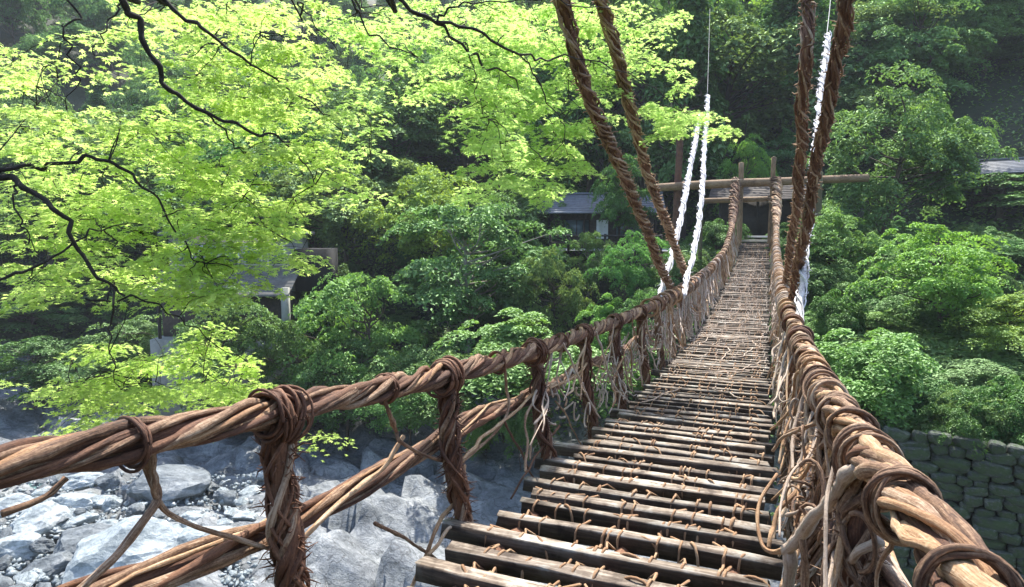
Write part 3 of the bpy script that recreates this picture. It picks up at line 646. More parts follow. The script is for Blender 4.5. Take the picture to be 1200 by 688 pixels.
# knots of bleached vine hanging on the left side 8-13 m away, and the dense mat inside the right rail
def tangle(mb, c0, r, n, tr):
    for i in range(n):
        c = c0 + np.array([R.gauss(0, .05), R.gauss(0, .28), R.gauss(0, .12)])
        a0 = R.uniform(0, 6.28); a = a0 + np.linspace(0, R.uniform(2, 5), 12); q = rng.normal(size=(2, 3)); q[0] /= np.linalg.norm(q[0]); q[1] -= q[0] * (q[0] @ q[1]); q[1] /= np.linalg.norm(q[1])
        rr = r * R.uniform(.4, 1); mb.tube(c + np.outer(np.cos(a) * rr, q[0]) * np.array([.5, 1, 1.2]) + np.outer(np.sin(a) * rr, q[1]) * np.array([.5, 1, 1.2]) + rng.normal(0, .01, 3), tr * R.uniform(.7, 1.2), 5, .15)
for y in (5.6, 6.9, 7.4, 8.3, 8.7, 9.0, 9.8, 10.3, 10.9, 11.3, 12.0, 12.4, 13.0, 13.5, 14.2, 14.8, 15.5, 16.2, 17, 18, 19, 20, 21, 22, 23.5, 25):
    mb = MB(); c = np.array([-1.66, y, float(deck_z(y)) + R.uniform(.25, .6)]); tangle(mb, c, .12, 11, .010); mb.build('vine_tangle', M['pale'], bridge, kind='stuff')
for y in (1.5, 2.0, 2.6, 3.3, 4.1, 5.0, 6.0, 7.2, 8.6, 10, 11.6, 13.4, 15.5, 18, 21, 24):
    mb = MB(); c = np.array([.27, y, float(deck_z(y)) + R.uniform(.15, .5)]); tangle(mb, c, .15, 14, .008); mb.build('vine_tangle', M['vine' if y < 4 else 'pale'], bridge, kind='stuff')
# the thick forked branch at the foot of the right rail
def pd(pix, *a, **k): return vine([P(*q) for q in pix], *a, **k)
pd([(1003, 545, 1.95), (985, 570, 2.1), (962, 598, 2.3), (938, 626, 2.5), (922, 648, 2.62)], .020, .026, M['pale'], name='forked_branch')
pd([(925, 640, 2.60), (928, 665, 2.62), (924, 690, 2.65), (920, 740, 2.7)], .024, .022, M['pale'], name='forked_branch')
pd([(922, 646, 2.62), (905, 650, 2.75), (893, 640, 2.8), (889, 612, 2.9), (893, 585, 3.0), (912, 558, 3.1)], .010, .008, M['tan'])
pd([(940, 632, 2.5), (944, 660, 2.5), (940, 700, 2.5)], .014, .012, M['vine'], name='forked_branch')
pd([(950, 440, 4.2), (937, 480, 4.2), (928, 530, 4.0), (932, 590, 3.7)], .012, .010, M['pale'])
pd([(965, 500, 3.0), (955, 540, 3.1), (958, 575, 3.1), (950, 620, 3.0)], .012, .010, M['tan'])
mb = MB()                                    # bundle of short pale sticks leaning under the right rail
for i in range(46):
    c = np.array([.30 + R.gauss(0, .035), R.uniform(1.0, 2.1), 0]); c[2] = float(deck_z(c[1])) + R.uniform(.02, .42); v = np.array([R.gauss(0, .15), R.uniform(.4, 1), R.uniform(.3, .9)]); v /= np.linalg.norm(v); l = R.uniform(.06, .16)
    mb.tube(np.array([c - v * l, c + rng.normal(0, .005, 3), c + v * l]), R.uniform(.009, .017), 7, .15)
mb.build('stick_bundle', M['pale'], bridge, kind='stuff')

# suspension vines
def hanger(pts, rad, m1, m2, label, n_str=7, leafy=True, n=90, wrap=M['vine'], tex=.25):
    path = smooth_path(pts, n) + wander(n, .012, 8); e = empty('hanging_vine'); e.parent = bridge; e['label'] = label
    d, sd, up = frame_of(path); L = np.concatenate([[0], np.cumsum(np.linalg.norm(np.diff(path, axis=0), axis=1))]); rad = np.broadcast_to(rad, (n,))
    mb = MB(); mb.tube(path, rad * .62, 8, .15); mb.build('core', m1, e)
    k2 = n * 5; Lf = np.linspace(0, L[-1], k2); pf = np.stack([np.interp(Lf, L, path[:, j]) for j in range(3)], 1); df, sf, uf = frame_of(pf); rf = np.interp(Lf, L, rad)
    for k in range(n_str):
        th = k * 2 * math.pi / n_str + Lf / tex / 2 * math.pi * (1 if k % 2 else .8) + wander(k2, .3, 12, 1)[:, 0]; rr = rf * (.72 + .2 * np.abs(wander(k2, 1, 6, 1)[:, 0]).clip(0, 1.3))
        mb = MB(); mb.tube(pf + sf * (np.cos(th) * rr)[:, None] + uf * (np.sin(th) * rr)[:, None], rf * R.uniform(.12, .2), 6, .3, seed=k); mb.build('strand', (m2, wrap)[k % 2], e)
    if leafy:
        mb = MB()
        for i in range(int(L[-1] * (60 if m1 is not M['white'] else 9))):
            j = R.randrange(k2); a = R.uniform(0, 6.28); v = sf[j] * math.cos(a) + uf[j] * math.sin(a) + df[j] * R.uniform(-.9, .9); v /= np.linalg.norm(v); p0 = pf[j] + v * rf[j] * .7; l = rf[j] * R.uniform(.4, .9)
            mb.tube(np.array([p0, p0 + v * l * .6 + rng.normal(0, .008, 3), p0 + v * l + rng.normal(0, .015, 3)]), np.array([.008, .007, .003]), 4)
        mb.build('curled_bark', M['tan'] if m1 is not M['white'] else M['white'], e, kind='stuff')
    return e
def xp(px, py, X): return onx(px, py, X)
hanger([xp(640, -75, -1.93), xp(660, 0, -1.93), xp(690, 110, -1.9), xp(745, 240, -1.85), xp(787, 337, -1.78)], .085, M['dark'], M['vine'], 'dark vine rope rising to the upper left, the nearer and lower of the left pair')
hanger([xp(690, -60, -1.93), xp(705, 0, -1.93), xp(740, 130, -1.88), xp(766, 225, -1.85), xp(808, 332, -1.78)], .085, M['dark'], M['vine'], 'dark vine rope rising to the upper left, the farther one of the left pair')
hanger([xp(949, -40, .34), xp(947, 0, .35), xp(945, 80, .36), xp(938, 180, .38), xp(931, 265, .40), xp(918, 345, .40)], .082, M['dark'], M['vine'], 'dark shaggy vine rope on the right, nearest the deck', 7, wrap=M['dark'])
hanger([xp(998, -45, .62), xp(993, 0, .61), xp(980, 70, .58), xp(965, 150, .54), xp(952, 215, .5), xp(943, 275, .46), xp(928, 350, .40)], .078, M['dark'], M['vine'], 'dark shaggy vine rope on the right, outer one leaning away', 7, wrap=M['dark'])
def cable(a, b, r=.012):
    mb = MB(); mb.tube(smooth_path([a, (a + b) / 2 - np.array([0, 0, .15]), b], 20), r, 6); return mb.build('cable', M['steel'], bridge)
wt = [(P(773, 350, 12.2), P(797, 258, 16), P(820, 135, 25)), (P(801, 346, 13.3), P(822, 232, 18), P(829, 112, 26)), (P(937, 385, 7.9), P(950, 230, 11.5), P(969, 40, 18))]
for q, lab in zip(wt, ('bleached white vine rope rising to the far side, left one of the left pair', 'bleached white vine rope rising to the far side, right one of the left pair', 'bleached white vine rope passing between the two dark ropes on the right')):
    hanger(list(q), np.linspace(.066, .10, 90), M['white'], M['white'], lab, 4, True, 90, M['white'], .35)
cable(wt[1][2], P(832, 10, 41), .009); cable(wt[2][2], P(975, -20, 24))

# ------------------------------------------------------------------ log gate at the far end
gate = empty('log_gate', (-1, 42, -1.5)); tag(gate, 'frame of peeled logs standing across the far end of the bridge', 'gate')
def glog(a, b, r, name='beam', m=None, label=None):
    a, b = np.array(a, float), np.array(b, float); mb = MB(); mb.tube(a + (b - a) * np.linspace(0, 1, 12)[:, None] + wander(12, .02, 3), np.linspace(r, r * .88, 12), 12, .05); o = mb.build(name, m or M['log'], gate); o.location = -Vector(gate.location)
    if label: o['label'] = label
glog((-6.9, 42, 2.75), (5.2, 42, 3.0), .26, label='long top beam with weathered ends')
glog((-3.9, 42.3, 1.85), (.6, 42.3, 1.92), .17, label='shorter lower beam')
glog((-3.9, 41.7, -6), (-3.9, 41.7, 2.9), .13, 'post', M['old_log']); glog((2.8, 41.7, -8.5), (2.7, 41.7, 3.4), .17, 'post', M['old_log'])
glog((-1.65, 42.1, -2), (-1.65, 42.1, 4.15), .17, 'post'); glog((.15, 42.1, -2), (.15, 42.1, 4.4), .15, 'post')
glog((-5.6, 42.5, -3), (-5.4, 42.5, 6.5), .24, 'post', M['dark'])  # dark tree trunk beside the gate, built like one of its posts
for X in (-1.9, .28):
    for zz in (1.9, 2.9):
        mb = MB(); rings(mb, np.array([X, 42, zz]), np.array([0, 0, 1.]), np.array([1., 0, 0]), np.array([0, 1., 0]), .32, 7, .035, .5, .4); o = mb.build('rope_binding', M['vine'], gate); o.location = -Vector(gate.location)
# landing and steps beyond the deck
for k in range(3):
    mb = MB(); mb.box((-1.75, 0, -.12), (.35, .9, 0)); o = mb.build('stone_step', M['step' if k != 1 else 'concrete'], smooth=False); o.location = (0, 42.5 + k * 1.0, -.84 + k * .24)
    tag(o, ('lowest pale stone step where the deck ends', 'middle grey stone step beyond the deck end', 'top pale stone step before the dark shelter')[k], 'step')

# ------------------------------------------------------------------ buildings
def shelter(name, loc, rz, w, d, h, roof_over, rh, label, cat, wallm, roofm, opts=()):
    e = empty(name, loc, rz); tag(e, label, cat)
    mb = MB(); mb.box((-w / 2, .15, 0), (w / 2, d, h)); mb.build('wall', wallm, e, smooth=False)
    rf = empty('roof', (0, 0, 0)); rf.parent = e
    ov = roof_over; yb0, yb1, yc = -ov - .6, d + ov, d / 2
    nst = 9
    for sgn in (0, 1):                                         # courses of tiles, each proud of the one above
        for k in range(nst):
            f0, f1 = k / nst, (k + 1.25) / nst; ya, yb = (yb0 + (yc - yb0) * f0, yb0 + (yc - yb0) * min(1, f1)) if sgn == 0 else (yb1 + (yc - yb1) * f0, yb1 + (yc - yb1) * min(1, f1))
            za, zb = h + rh * f0 + .06, h + rh * min(1, f1) + .015
            x0, x1 = -w / 2 - ov, w / 2 + ov; mb = MB()
            mb.add([(x0, ya, za), (x1, ya, za), (x1, yb, zb), (x0, yb, zb), (x0, ya, za - .08), (x1, ya, za - .08), (x1, yb, zb - .08), (x0, yb, zb - .08)], [(0, 1, 2, 3), (4, 7, 6, 5), (0, 4, 5, 1), (1, 5, 6, 2), (2, 6, 7, 3), (3, 7, 4, 0)])
            mb.build('tile_course', roofm, rf, smooth=False)
    mb = MB(); mb.box((-w / 2 - ov, yc - .15, h + rh), (w / 2 + ov, yc + .15, h + rh + .18)); mb.build('ridge', roofm, e, smooth=False)
    mb = MB(); mb.add([(-w / 2, .2, h), (-w / 2, d - .05, h), (-w / 2, yc, h + rh - .05)], None, [(0, 1, 2)]); mb.add([(w / 2, .2, h), (w / 2, d - .05, h), (w / 2, yc, h + rh - .05)], None, [(0, 1, 2)]); mb.build('gable', wallm, e, smooth=False)
    n = max(2, int(w / 2.2)); 
    for k in range(n + 1):
        mb = MB(); x = -w / 2 + k * w / n; mb.box((x - .09, -.35, 0), (x + .09, -.17, h + .02)); mb.build('post', M['dark_timber'], e, smooth=False)
    for (x0, x1, z0, z1, kind) in opts:
        if kind == 'window':
            f = MB(); t = .06
            for bx in (((x0 - t, .03, z0 - t), (x1 + t, .12, z0)), ((x0 - t, .03, z1), (x1 + t, .12, z1 + t)), ((x0 - t, .03, z0 + .001), (x0, .12, z1 - .001)), ((x1, .03, z0 + .001), (x1 + t, .12, z1 - .001)), (((x0 + x1) / 2 - .03, .035, z0 + .002), ((x0 + x1) / 2 + .03, .115, z1 - .002))): f.box(*bx)
            w_ = f.build('window', M['dark_timber'], e, smooth=False); g = MB(); g.box((x0 + .01, .09, z0 + .01), (x1 - .01, .14, z1 - .01)); g.build('pane', M['glass'], w_, smooth=False)
        elif kind == 'cloth':
            g = MB(); n_ = 14; xs = np.linspace(x0, x1, n_); top = [(x, -.12 + .03 * math.sin(x * 9), z1) for x in xs]; bot = [(x, -.10 + .05 * math.sin(x * 9 + .5), z0) for x in xs]
            g.add(top + bot, [(k, k + 1, n_ + k + 1, n_ + k) for k in range(n_ - 1)]); g.build('cloth_curtain', M['white_cloth'], e)
        elif kind == 'door': g = MB(); g.box((x0, .08, 0.01), (x1, .14, z1)); g.build('door', M['dark_timber'], e, smooth=False)
    return e
x, y = px_xy(705, 50); HZ = -1.4
shelter('tea_house', (x, y, HZ), YAW * .6, 8.2, 5, 2.7, .7, 1.6, 'low dark timber house with grey tiled roof and white curtain behind the left rail fence', 'house', M['wall_dark'], M['roof_tile'], ((-2.9, -1.0, 1.0, 2.2, 'window'), (-.4, .5, .75, 2.2, 'cloth'), (1.1, 3.2, .9, 2.1, 'window')))
shelter('ticket_shelter', (-.75, 50.5, -.35), 0, 5.2, 3.5, 2.5, .8, 1.3, 'dark open shelter at the end of the path beyond the log gate', 'shelter', M['dark_timber'], M['wall_dark'], ((-1.0, 1.0, 0, 2.0, 'door'),))
hd = min(np.arange(45, 80, .5), key=lambda D: abs(float(base_z(*px_xy(1165, D))) - (85 / 750 * D - 3.5))); x, y = px_xy(1165, hd)
shelter('hillside_hut', (x, y, 85 / 750 * hd - 3.5), -.25, 8.5, 4.5, 2.2, .8, 1.2, 'hut with a long grey roof showing between trees at the upper right', 'hut', M['dark_timber'], M['roof_tile'], ((-3, -1, .8, 1.6, 'window'), (.5, 2.5, .8, 1.6, 'window')))
# riverside house, left
def rh_part(mb, name, m, par, loc): return mb.build(name, m, par, smooth=False)
px0, d0 = 255, 41; x, y = px_xy(px0, d0)
rh = empty('riverside_house', (x, y, -8.6), YAW * 1.15); tag(rh, 'old riverside house on a stained concrete base, half hidden by maple leaves at left', 'house')
mb = MB(); mb.box((-4.6, 0, -4.5), (4.2, 5, 1.55)); mb.build('concrete_base', M['concrete'], rh, smooth=False)
mb = MB(); mb.box((3.9, -.25, 1.0), (4.35, .2, 4.9)); mb.build('concrete_pillar', M['concrete'], rh, smooth=False)
mb = MB(); mb.box((-4.3, 1.2, 1.56), (3.8, 5, 4.4)); mb.build('wall', M['wall_dark'], rh, smooth=False)
for k in range(6):
    mb = MB(); mb.box((-4.2 + k * 1.55, .3, 1.56), (-4.05 + k * 1.55, .45, 4.42)); mb.build('post', M['dark_timber'], rh, smooth=False)
for k in range(7):
    mb = MB(); ya = -.3 + k * .42; mb.add([(-5, ya, 4.45 + k * .2), (4.4, ya, 4.45 + k * .2), (4.4, ya + .5, 4.66 + k * .2), (-5, ya + .5, 4.66 + k * .2), (-5, ya, 4.35 + k * .2), (4.4, ya, 4.35 + k * .2)], [(0, 1, 2, 3), (0, 4, 5, 1)]); mb.build('tile_course', M['old_roof'], rh, smooth=False)
mb = MB(); mb.box((-4.4, 2.8, 4.42), (4.0, 6.5, 8.2)); mb.build('upper_wall', M['concrete'], rh, smooth=False)
for k in range(5):
    fm = MB(); xa = -4 + k * 1.55; fm.box((xa, 2.7, 6.2), (xa + 1.2, 2.79, 7.6)); w_ = fm.build('window', M['white_cloth'], rh, smooth=False); g = MB(); g.box((xa + .1, 2.66, 6.3), (xa + 1.1, 2.69, 7.5)); g.build('pane', M['glass'], w_, smooth=False)
mb = MB(); mb.box((-4.8, 2.2, 8.25), (4.4, 7, 8.5)); mb.build('roof', M['roof_tile'], rh, smooth=False)
mb = MB(); mb.box((4.05, 2.6, 4.4), (6.2, 6.4, 7.3)); mb.build('side_wing', M['tarred'], rh, smooth=False)
# rail fence in front of the tea house
a = np.array(px_xy(645, 46.5)); b = np.array(px_xy(775, 45.5)); fe = empty('rail_fence', (a[0], a[1], HZ)); tag(fe, 'dark wooden two-rail fence in front of the low tea house', 'fence')
nf = 7
for k in range(nf):
    q = (b - a) * k / (nf - 1); mb = MB(); mb.box((q[0] - .08, q[1] - .08, -.3), (q[0] + .08, q[1] + .08, 1.15)); mb.build('fence_post', M['dark_timber'], fe, smooth=False)
for zz in (.5, 1.0):
    mb = MB(); q = b - a; mb.tube(np.array([(0, -.1, zz), (q[0] / 2, q[1] / 2 - .1, zz + .02), (q[0], q[1] - .1, zz)]), .07, 8); mb.build('fence_rail', M['dark_timber'], fe)
mb = MB(); q = b - a; mb.add([(-1, -.4, -.25), (q[0] + 1, q[1] - .4, -.25), (q[0] + 1.5, q[1] + 5, -.2), (-.5, 5, -.2)], [(0, 1, 2, 3)]); o = mb.build('path', M['step'], None, False, 'structure'); o.location = (a[0], a[1], HZ + .2)

# ------------------------------------------------------------------ trees
def leaf_cards(mb, c, n, size, aspect=.5, fold=.25):
    """folded diamond leaves at c with normals n"""
    k = len(c); n = n / (np.linalg.norm(n, axis=1)[:, None] + 1e-9); t = rng.normal(size=(k, 3)); t -= n * (t * n).sum(1)[:, None]; t /= np.linalg.norm(t, axis=1)[:, None]; b = np.cross(n, t)
    s = size * rng.uniform(.65, 1.3, k)[:, None]
    v = np.stack([c - t * s, c + b * s * aspect + n * s * fold, c + t * s * 1.1 - n * s * .15, c - b * s * aspect + n * s * fold], 1).reshape(-1, 3)
    i = np.arange(k)[:, None] * 4; tr = np.concatenate([i + np.array([[0, 1, 2]]), i + np.array([[0, 2, 3]])], 1).reshape(-1, 3); mb.add(v, None, tr)
def crown_proto(seed, kind):
    """unit tree 10 m tall: returns trunk mesh, crown mesh"""
    r = np.random.default_rng(seed); global rng; keep = rng; rng = r
    tk = MB(); cr = MB(); H = 10.0
    P_ = {'layered': (11, 150, .22, (4.4, 4.4, 3.2), 6.6, .2, (.35, 1.2), .12, 150, .125), 'dense': (14, 190, .20, (3.4, 3.4, 4.5), 5.7, .5, (.35, 1.05), .28, 115, .118),
          'cedar': (0, 110, 0, 0, 0, 0, (.35, .8), .4, 100, .12), 'shrub': (12, 150, .24, (5.0, 5.0, 5.0), 4.0, .3, (.5, 1.6), .2, 170, .18)}[kind]
    nl, n_c, sg, ax, zc, rmin, (c0, c1), fl, per, ls = P_; cl = []
    if kind == 'cedar':
        for i in range(n_c):
            h = r.uniform(3.2, 10.2); a = r.uniform(0, 6.28); rr = (10.6 - h) * .3 * r.uniform(.3, 1.15); cl.append(np.array([math.cos(a) * rr, math.sin(a) * rr, h - rr * .25]))
    else:
        lobes = []
        while len(lobes) < nl:
            p = r.uniform(-1, 1, 3)
            if rmin < p @ p < 1 and (kind != 'shrub' or p[2] > -.4): lobes.append(p * r.uniform(.75, 1.05))
        while len(cl) < n_c:
            p = lobes[r.integers(nl)] + r.normal(0, sg, 3) * np.array([1.25, 1.25, .8])
            if kind == 'layered': p[2] = round(p[2] * 4.5) / 4.5 + r.normal(0, .03) - .12 * (p[0] ** 2 + p[1] ** 2)
            cl.append(np.array([p[0] * ax[0], p[1] * ax[1], zc + p[2] * ax[2]]))
    cl = np.array(cl)
    for c in cl:
        k = int(per * r.uniform(.5, 1.4)); s = r.uniform(c0, c1); a = r.uniform(0, 6.28, k); rad = np.sqrt(r.uniform(0, 1, k)) * r.choice([1, 1, 1.25], k); x = np.cos(a) * rad; y = np.sin(a) * rad * r.uniform(.6, 1)
        dome = (1 - rad ** 2) * fl * r.uniform(.3, 1.2, k) - .16 * rad ** 2
        tilt = np.array([c[0], c[1]]) / 9.0 + r.normal(0, .18, 2)
        pos = c + np.stack([x * s, y * s, dome * s * 1.6 - (x * tilt[0] + y * tilt[1]) * s], 1) + r.normal(0, .06, (k, 3))
        nrm = np.stack([x * .8 + tilt[0], y * .8 + tilt[1], np.full(k, 1.0)], 1) + r.normal(0, .55, (k, 3)); leaf_cards(cr, pos, nrm, ls * r.uniform(.8, 1.2))
    # trunk and limbs
    bend = np.cumsum(r.normal(0, .10, (9, 2)), 0); hs = np.linspace(-.6, {'layered': 6.6, 'dense': 7.5, 'cedar': 9.8, 'shrub': 3.0}[kind], 9); bend -= bend[0]
    if kind == 'cedar': bend *= .2
    path = smooth_path(np.column_stack([bend, hs]), 24); r0 = {'layered': .17, 'dense': .22, 'cedar': .2, 'shrub': .16}[kind]
    tk.tube(path, np.linspace(r0, r0 * .25, 24), 9, .08)
    for c in cl[r.permutation(len(cl))[:46]]:
        h = np.clip(c[2] - r.uniform(.8, 2.2) * (.3 if kind == 'cedar' else 1), hs[1], hs[-1]); b0 = np.array([np.interp(h, path[:, 2], path[:, 0]), np.interp(h, path[:, 2], path[:, 1]), h])
        mid = b0 * .45 + c * .55 + r.normal(0, .25, 3) + np.array([0, 0, -.15]); tk.tube(smooth_path([b0, mid, c], 8), np.linspace(.06, .012, 8), 5, .1)
    rng = keep
    return tk.mesh('trunk'), cr.mesh('crown', False)
PROTO = {}
for kind, seeds in (('layered', (1, 2, 3)), ('dense', (4, 5, 6)), ('cedar', (7, 8)), ('shrub', (9, 10))): PROTO[kind] = [crown_proto(s, kind) for s in seeds]
_cache = {}
def with_mat(me, m):
    k = (me.name, m.name)
    if k not in _cache:
        c = me.copy(); c.materials.clear(); c.materials.append(m); _cache[k] = c
    return _cache[k]
def tree(kind, x, y, top, width, leafm, label, group=None, name=None, cat='tree', zb=None, trunkm='trunk', sink=.3, var=None, rz=None):
    k = R.randrange(len(PROTO[kind])) if var is None else var; tm, cm = PROTO[kind][k]
    z0 = float(base_z(x, y)) - sink if zb is None else zb; H = max(1.2, top - z0)
    names = {'layered': 'broadleaf_tree', 'dense': 'evergreen_tree', 'cedar': 'cedar_tree', 'shrub': 'shrub'}
    e = empty(name or names[kind], (x, y, z0), R.uniform(0, 6.28) if rz is None else rz); natural = {'layered': 9.6, 'dense': 7.4, 'cedar': 4.6, 'shrub': 12}[kind]
    e.scale = (width / natural, width / natural, H / {'layered': 9.9, 'dense': 10.4, 'cedar': 10.6, 'shrub': 9.5}[kind]); tag(e, label, cat, group)
    link('trunk', with_mat(tm, M[trunkm]), e); link('crown', with_mat(cm, M[leafm]), e)
    return e
def T(kind, px, dist, top_py, wpx, leafm, label, **k):
    x, y = px_xy(px, dist); top = (Y_H - top_py) / F_PX * dist * 0.995 ; return tree(kind, x, y, top, wpx / F_PX * dist, leafm, label, **k)
# right side
T('layered', 1103, 27, 258, 150, 'leaf_light', 'bright yellow-green layered tree standing clear of the darker trees at right')
T('layered', 1195, 24, 345, 130, 'leaf_light', 'light green tree cut by the right edge above the stone wall')
T('shrub', 1040, 21.5, 392, 185, 'leaf_fern', 'big domed fresh-green shrub growing on top of the stone wall', cat='shrub', zb=-6.6, sink=0)
T('layered', 978, 35, 248, 110, 'leaf_fern', 'small fresh-green tree beside the right post of the log gate')
T('dense', 1040, 41, 88, 150, 'leaf_mid', 'tall mid-green tree just right of the dark vine ropes')
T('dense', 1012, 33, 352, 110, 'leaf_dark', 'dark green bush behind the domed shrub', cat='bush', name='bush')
T('dense', 1165, 46, 200, 150, 'leaf_olive', 'greyish olive tree directly below the long grey roof')
T('dense', 1128, 31, 372, 110, 'leaf_dark', 'dark bush between the yellow-green tree and the wall', cat='bush', name='bush')
T('layered', 1082, 50, 120, 85, 'leaf_light', 'light green tree top just left of the long grey roof')
T('dense', 1165, 78, -30, 220, 'leaf_mid', 'very tall mid-green tree at the top right corner')
T('dense', 1285, 60, 60, 170, 'leaf_dark', 'dark tree leaning in from the right edge beside the hut')
T('layered', 1060, 60, -20, 170, 'leaf_mid', 'broad tree at the top right, left of the corner tree')
T('shrub', 1190, 19.2, 450, 90, 'leaf_dark', 'low dark shrub on the wall top by the right edge', cat='shrub', sink=.5)
T('dense', 1190, 36, 300, 130, 'leaf_mid', 'mid-green bushy tree at the right edge behind the yellow-green tree')
T('layered', 1040, 34, 300, 100, 'leaf_mid', 'small spreading tree between the gate and the yellow-green tree')
T('shrub', 1130, 20.6, 456, 100, 'leaf_dark', 'dark leafy shrub hanging over the wall between the domed shrub and the right edge', cat='shrub', sink=.5)
T('shrub', 1170, 23, 424, 150, 'leaf_mid', 'mid-green shrub above and behind the wall near the right edge', cat='shrub', sink=.5)
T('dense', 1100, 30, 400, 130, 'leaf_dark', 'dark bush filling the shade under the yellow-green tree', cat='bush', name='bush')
# behind the gate
T('dense', 855, 62, -10, 180, 'leaf_olive', 'tall olive-green tree rising behind the middle of the gate')
T('cedar', 925, 60, -60, 130, 'leaf_dark', 'tall dark cedar behind the right end of the gate')
T('cedar', 800, 57, -40, 120, 'leaf_dark', 'tall dark cedar behind the white ropes', trunkm='trunk')
T('layered', 870, 52, 165, 60, 'leaf_light', 'small bright green tree over the middle of the gate beam', cat='tree')
T('dense', 750, 60, 20, 150, 'leaf_mid', 'rounded mid-green tree behind the tea house roof')
T('cedar', 690, 64, -50, 120, 'leaf_dark', 'tall cedar directly behind the tea house')
T('dense', 1000, 64, 10, 150, 'leaf_mid', 'tall leafy tree behind the right vine ropes')
T('layered', 940, 47, 215, 70, 'leaf_dark', 'dark low tree just right of the gate posts')
T('dense', 905, 56, 150, 70, 'leaf_dark', 'dark round tree close above the gate')
# left of the bridge
T('layered', 545, 43, 218, 215, 'leaf_mid', 'wide layered grey-green tree on a slender pale trunk, centre', trunkm='pale_trunk', var=0, zb=-9.0)
T('layered', 425, 40, 302, 170, 'leaf_fern', 'soft bright green layered tree left of the centre tree')
T('shrub', 650, 33, 362, 210, 'leaf_fern', 'broad bright green shrub just beyond the left rail', cat='shrub', zb=-8.5, sink=0)
T('shrub', 735, 38, 345, 90, 'leaf_light', 'small light green shrub beside the far left rail', cat='shrub')
T('layered', 742, 41, 268, 75, 'leaf_fern', 'small fresh green tree between the tea house and the white ropes')
T('layered', 650, 41, 288, 80, 'leaf_mid', 'small leafy tree below the wooden rail fence')
T('layered', 735, 47.5, 170, 70, 'leaf_dark', 'dark thin tree screening the right end of the tea house')
T('dense', 600, 52, 215, 110, 'leaf_dark', 'dark evergreen left of the tea house')
T('cedar', 640, 56, 60, 90, 'leaf_dark', 'slim cedar with bare pale trunk left of the tea house', trunkm='pale_trunk')
T('dense', 455, 66, 85, 170, 'leaf_olive', 'tall grey-olive evergreen in the gap between the two maples')
T('dense', 540, 70, 60, 150, 'leaf_dark', 'dark evergreen right of the grey-olive one')
T('layered', 400, 56, 170, 190, 'leaf_mid', 'spreading mid-green tree below the grey-olive evergreen')
T('layered', 500, 52, 200, 150, 'leaf_light', 'light green canopy behind the centre tree')
T('dense', 380, 47, 300, 90, 'leaf_dark', 'dark bush beside the riverside house', cat='bush', name='bush')
T('layered', 510, 37, 395, 150, 'leaf_mid', 'mid-green bush at the foot of the centre tree', cat='bush', name='bush')
T('layered', 400, 38, 400, 140, 'leaf_mid', 'leafy bush on the bank right of the concrete wall', cat='bush', name='bush')
T('dense', 590, 36, 410, 90, 'leaf_dark', 'dark undergrowth bush beneath the slender pale trunk', cat='bush', name='bush')
T('dense', 760, 36, 330, 70, 'leaf_mid', 'mid-green bush close under the far left rail', cat='bush', name='bush')
T('layered', 30, 55, 350, 130, 'leaf_dark', 'dark green tree on the rocky bank at the left edge')
T('dense', 200, 50, 380, 90, 'leaf_mid', 'small green tree against the dark cliff behind the hanging maple spray')
T('dense', 60, 62, 200, 200, 'leaf_dark', 'dark tree behind the maple at the far left')
T('layered', 130, 66, 130, 200, 'leaf_mid', 'blue-green tree glimpsed through the maple leaves, upper left')
T('dense', 230, 62, 180, 170, 'leaf_mid', 'rounded tree above the riverside house')
T('dense', 320, 64, 120, 170, 'leaf_dark', 'dark tree above and right of the riverside house')
T('layered', 255, 36.5, 345, 130, 'leaf_mid', 'loose green tree in front of the concrete base of the riverside house', zb=-11.5, sink=0)
T('layered', 345, 38, 372, 100, 'leaf_dark', 'dark bush right of the concrete pillar', cat='bush', name='bush')
T('layered', 150, 44, 375, 120, 'leaf_mid', 'green tree on the bank left of the concrete base', zb=-11.5, sink=0)
T('layered', 690, 44.5, 262, 60, 'leaf_mid', 'slight tree standing before the white curtain side of the tea house', trunkm='pale_trunk')
T('layered', 480, 36, 430, 120, 'leaf_fern', 'fresh green bush low on the bank over the bedrock', cat='bush', name='bush')
T('layered', 700, 62, -20, 170, 'leaf_mid', 'tall broad tree high behind the tea house, between the cedars')
T('layered', 800, 70, -60, 170, 'leaf_light', 'tall light tree at the top of the picture behind the white rope cable')
T('dense', 1080, 70, -60, 170, 'leaf_light', 'lighter green treetop in the upper right woods')
T('layered', 960, 72, -50, 150, 'leaf_mid', 'broad treetop above the cedar behind the gate')
T('layered', 1120, 66, 50, 150, 'leaf_mid', 'broad tree on the slope just above the long grey roof')
T('dense', 1185, 68, 60, 150, 'leaf_mid', 'rounded tree on the slope above the right end of the long grey roof')
T('dense', 1020, 56, 90, 120, 'leaf_mid', 'leafy tree between the right vine ropes and the tall mid-green tree')
T('layered', 1150, 74, 0, 170, 'leaf_fern', 'fresh green treetop in the upper right woods')
T('shrub', 568, 34, 500, 46, 'leaf_fern', 'small green clump growing on the rocks beside the deck edge', cat='shrub')
T('shrub', 610, 33, 470, 70, 'leaf_mid', 'low green clump on the bank behind the second post', cat='shrub')
T('shrub', 560, 38, 470, 60, 'leaf_dark', 'dark clump at the foot of the bank left of the deck', cat='shrub')
for k in range(16):
    px, dd = 1045 + 13.5 * k + R.uniform(-8, 8), R.uniform(63.5, 76); x, y = px_xy(px, dd); z0 = float(base_z(x, y)); kd = R.choice(['layered', 'dense'])
    tree(kd, x, y, z0 + R.uniform(7, 10.5), R.uniform(6, 9), R.choice(['leaf_mid', 'leaf_fern', 'leaf_mid', 'leaf_dark']), 'leafy tree standing on the slope above and behind the long grey roof', 'trees above the hillside hut')
T('layered', 25, 45, 392, 130, 'leaf_dark', 'dark green tree leaning from the cliff at the left edge, above the boulders', zb=-12.5, sink=0)
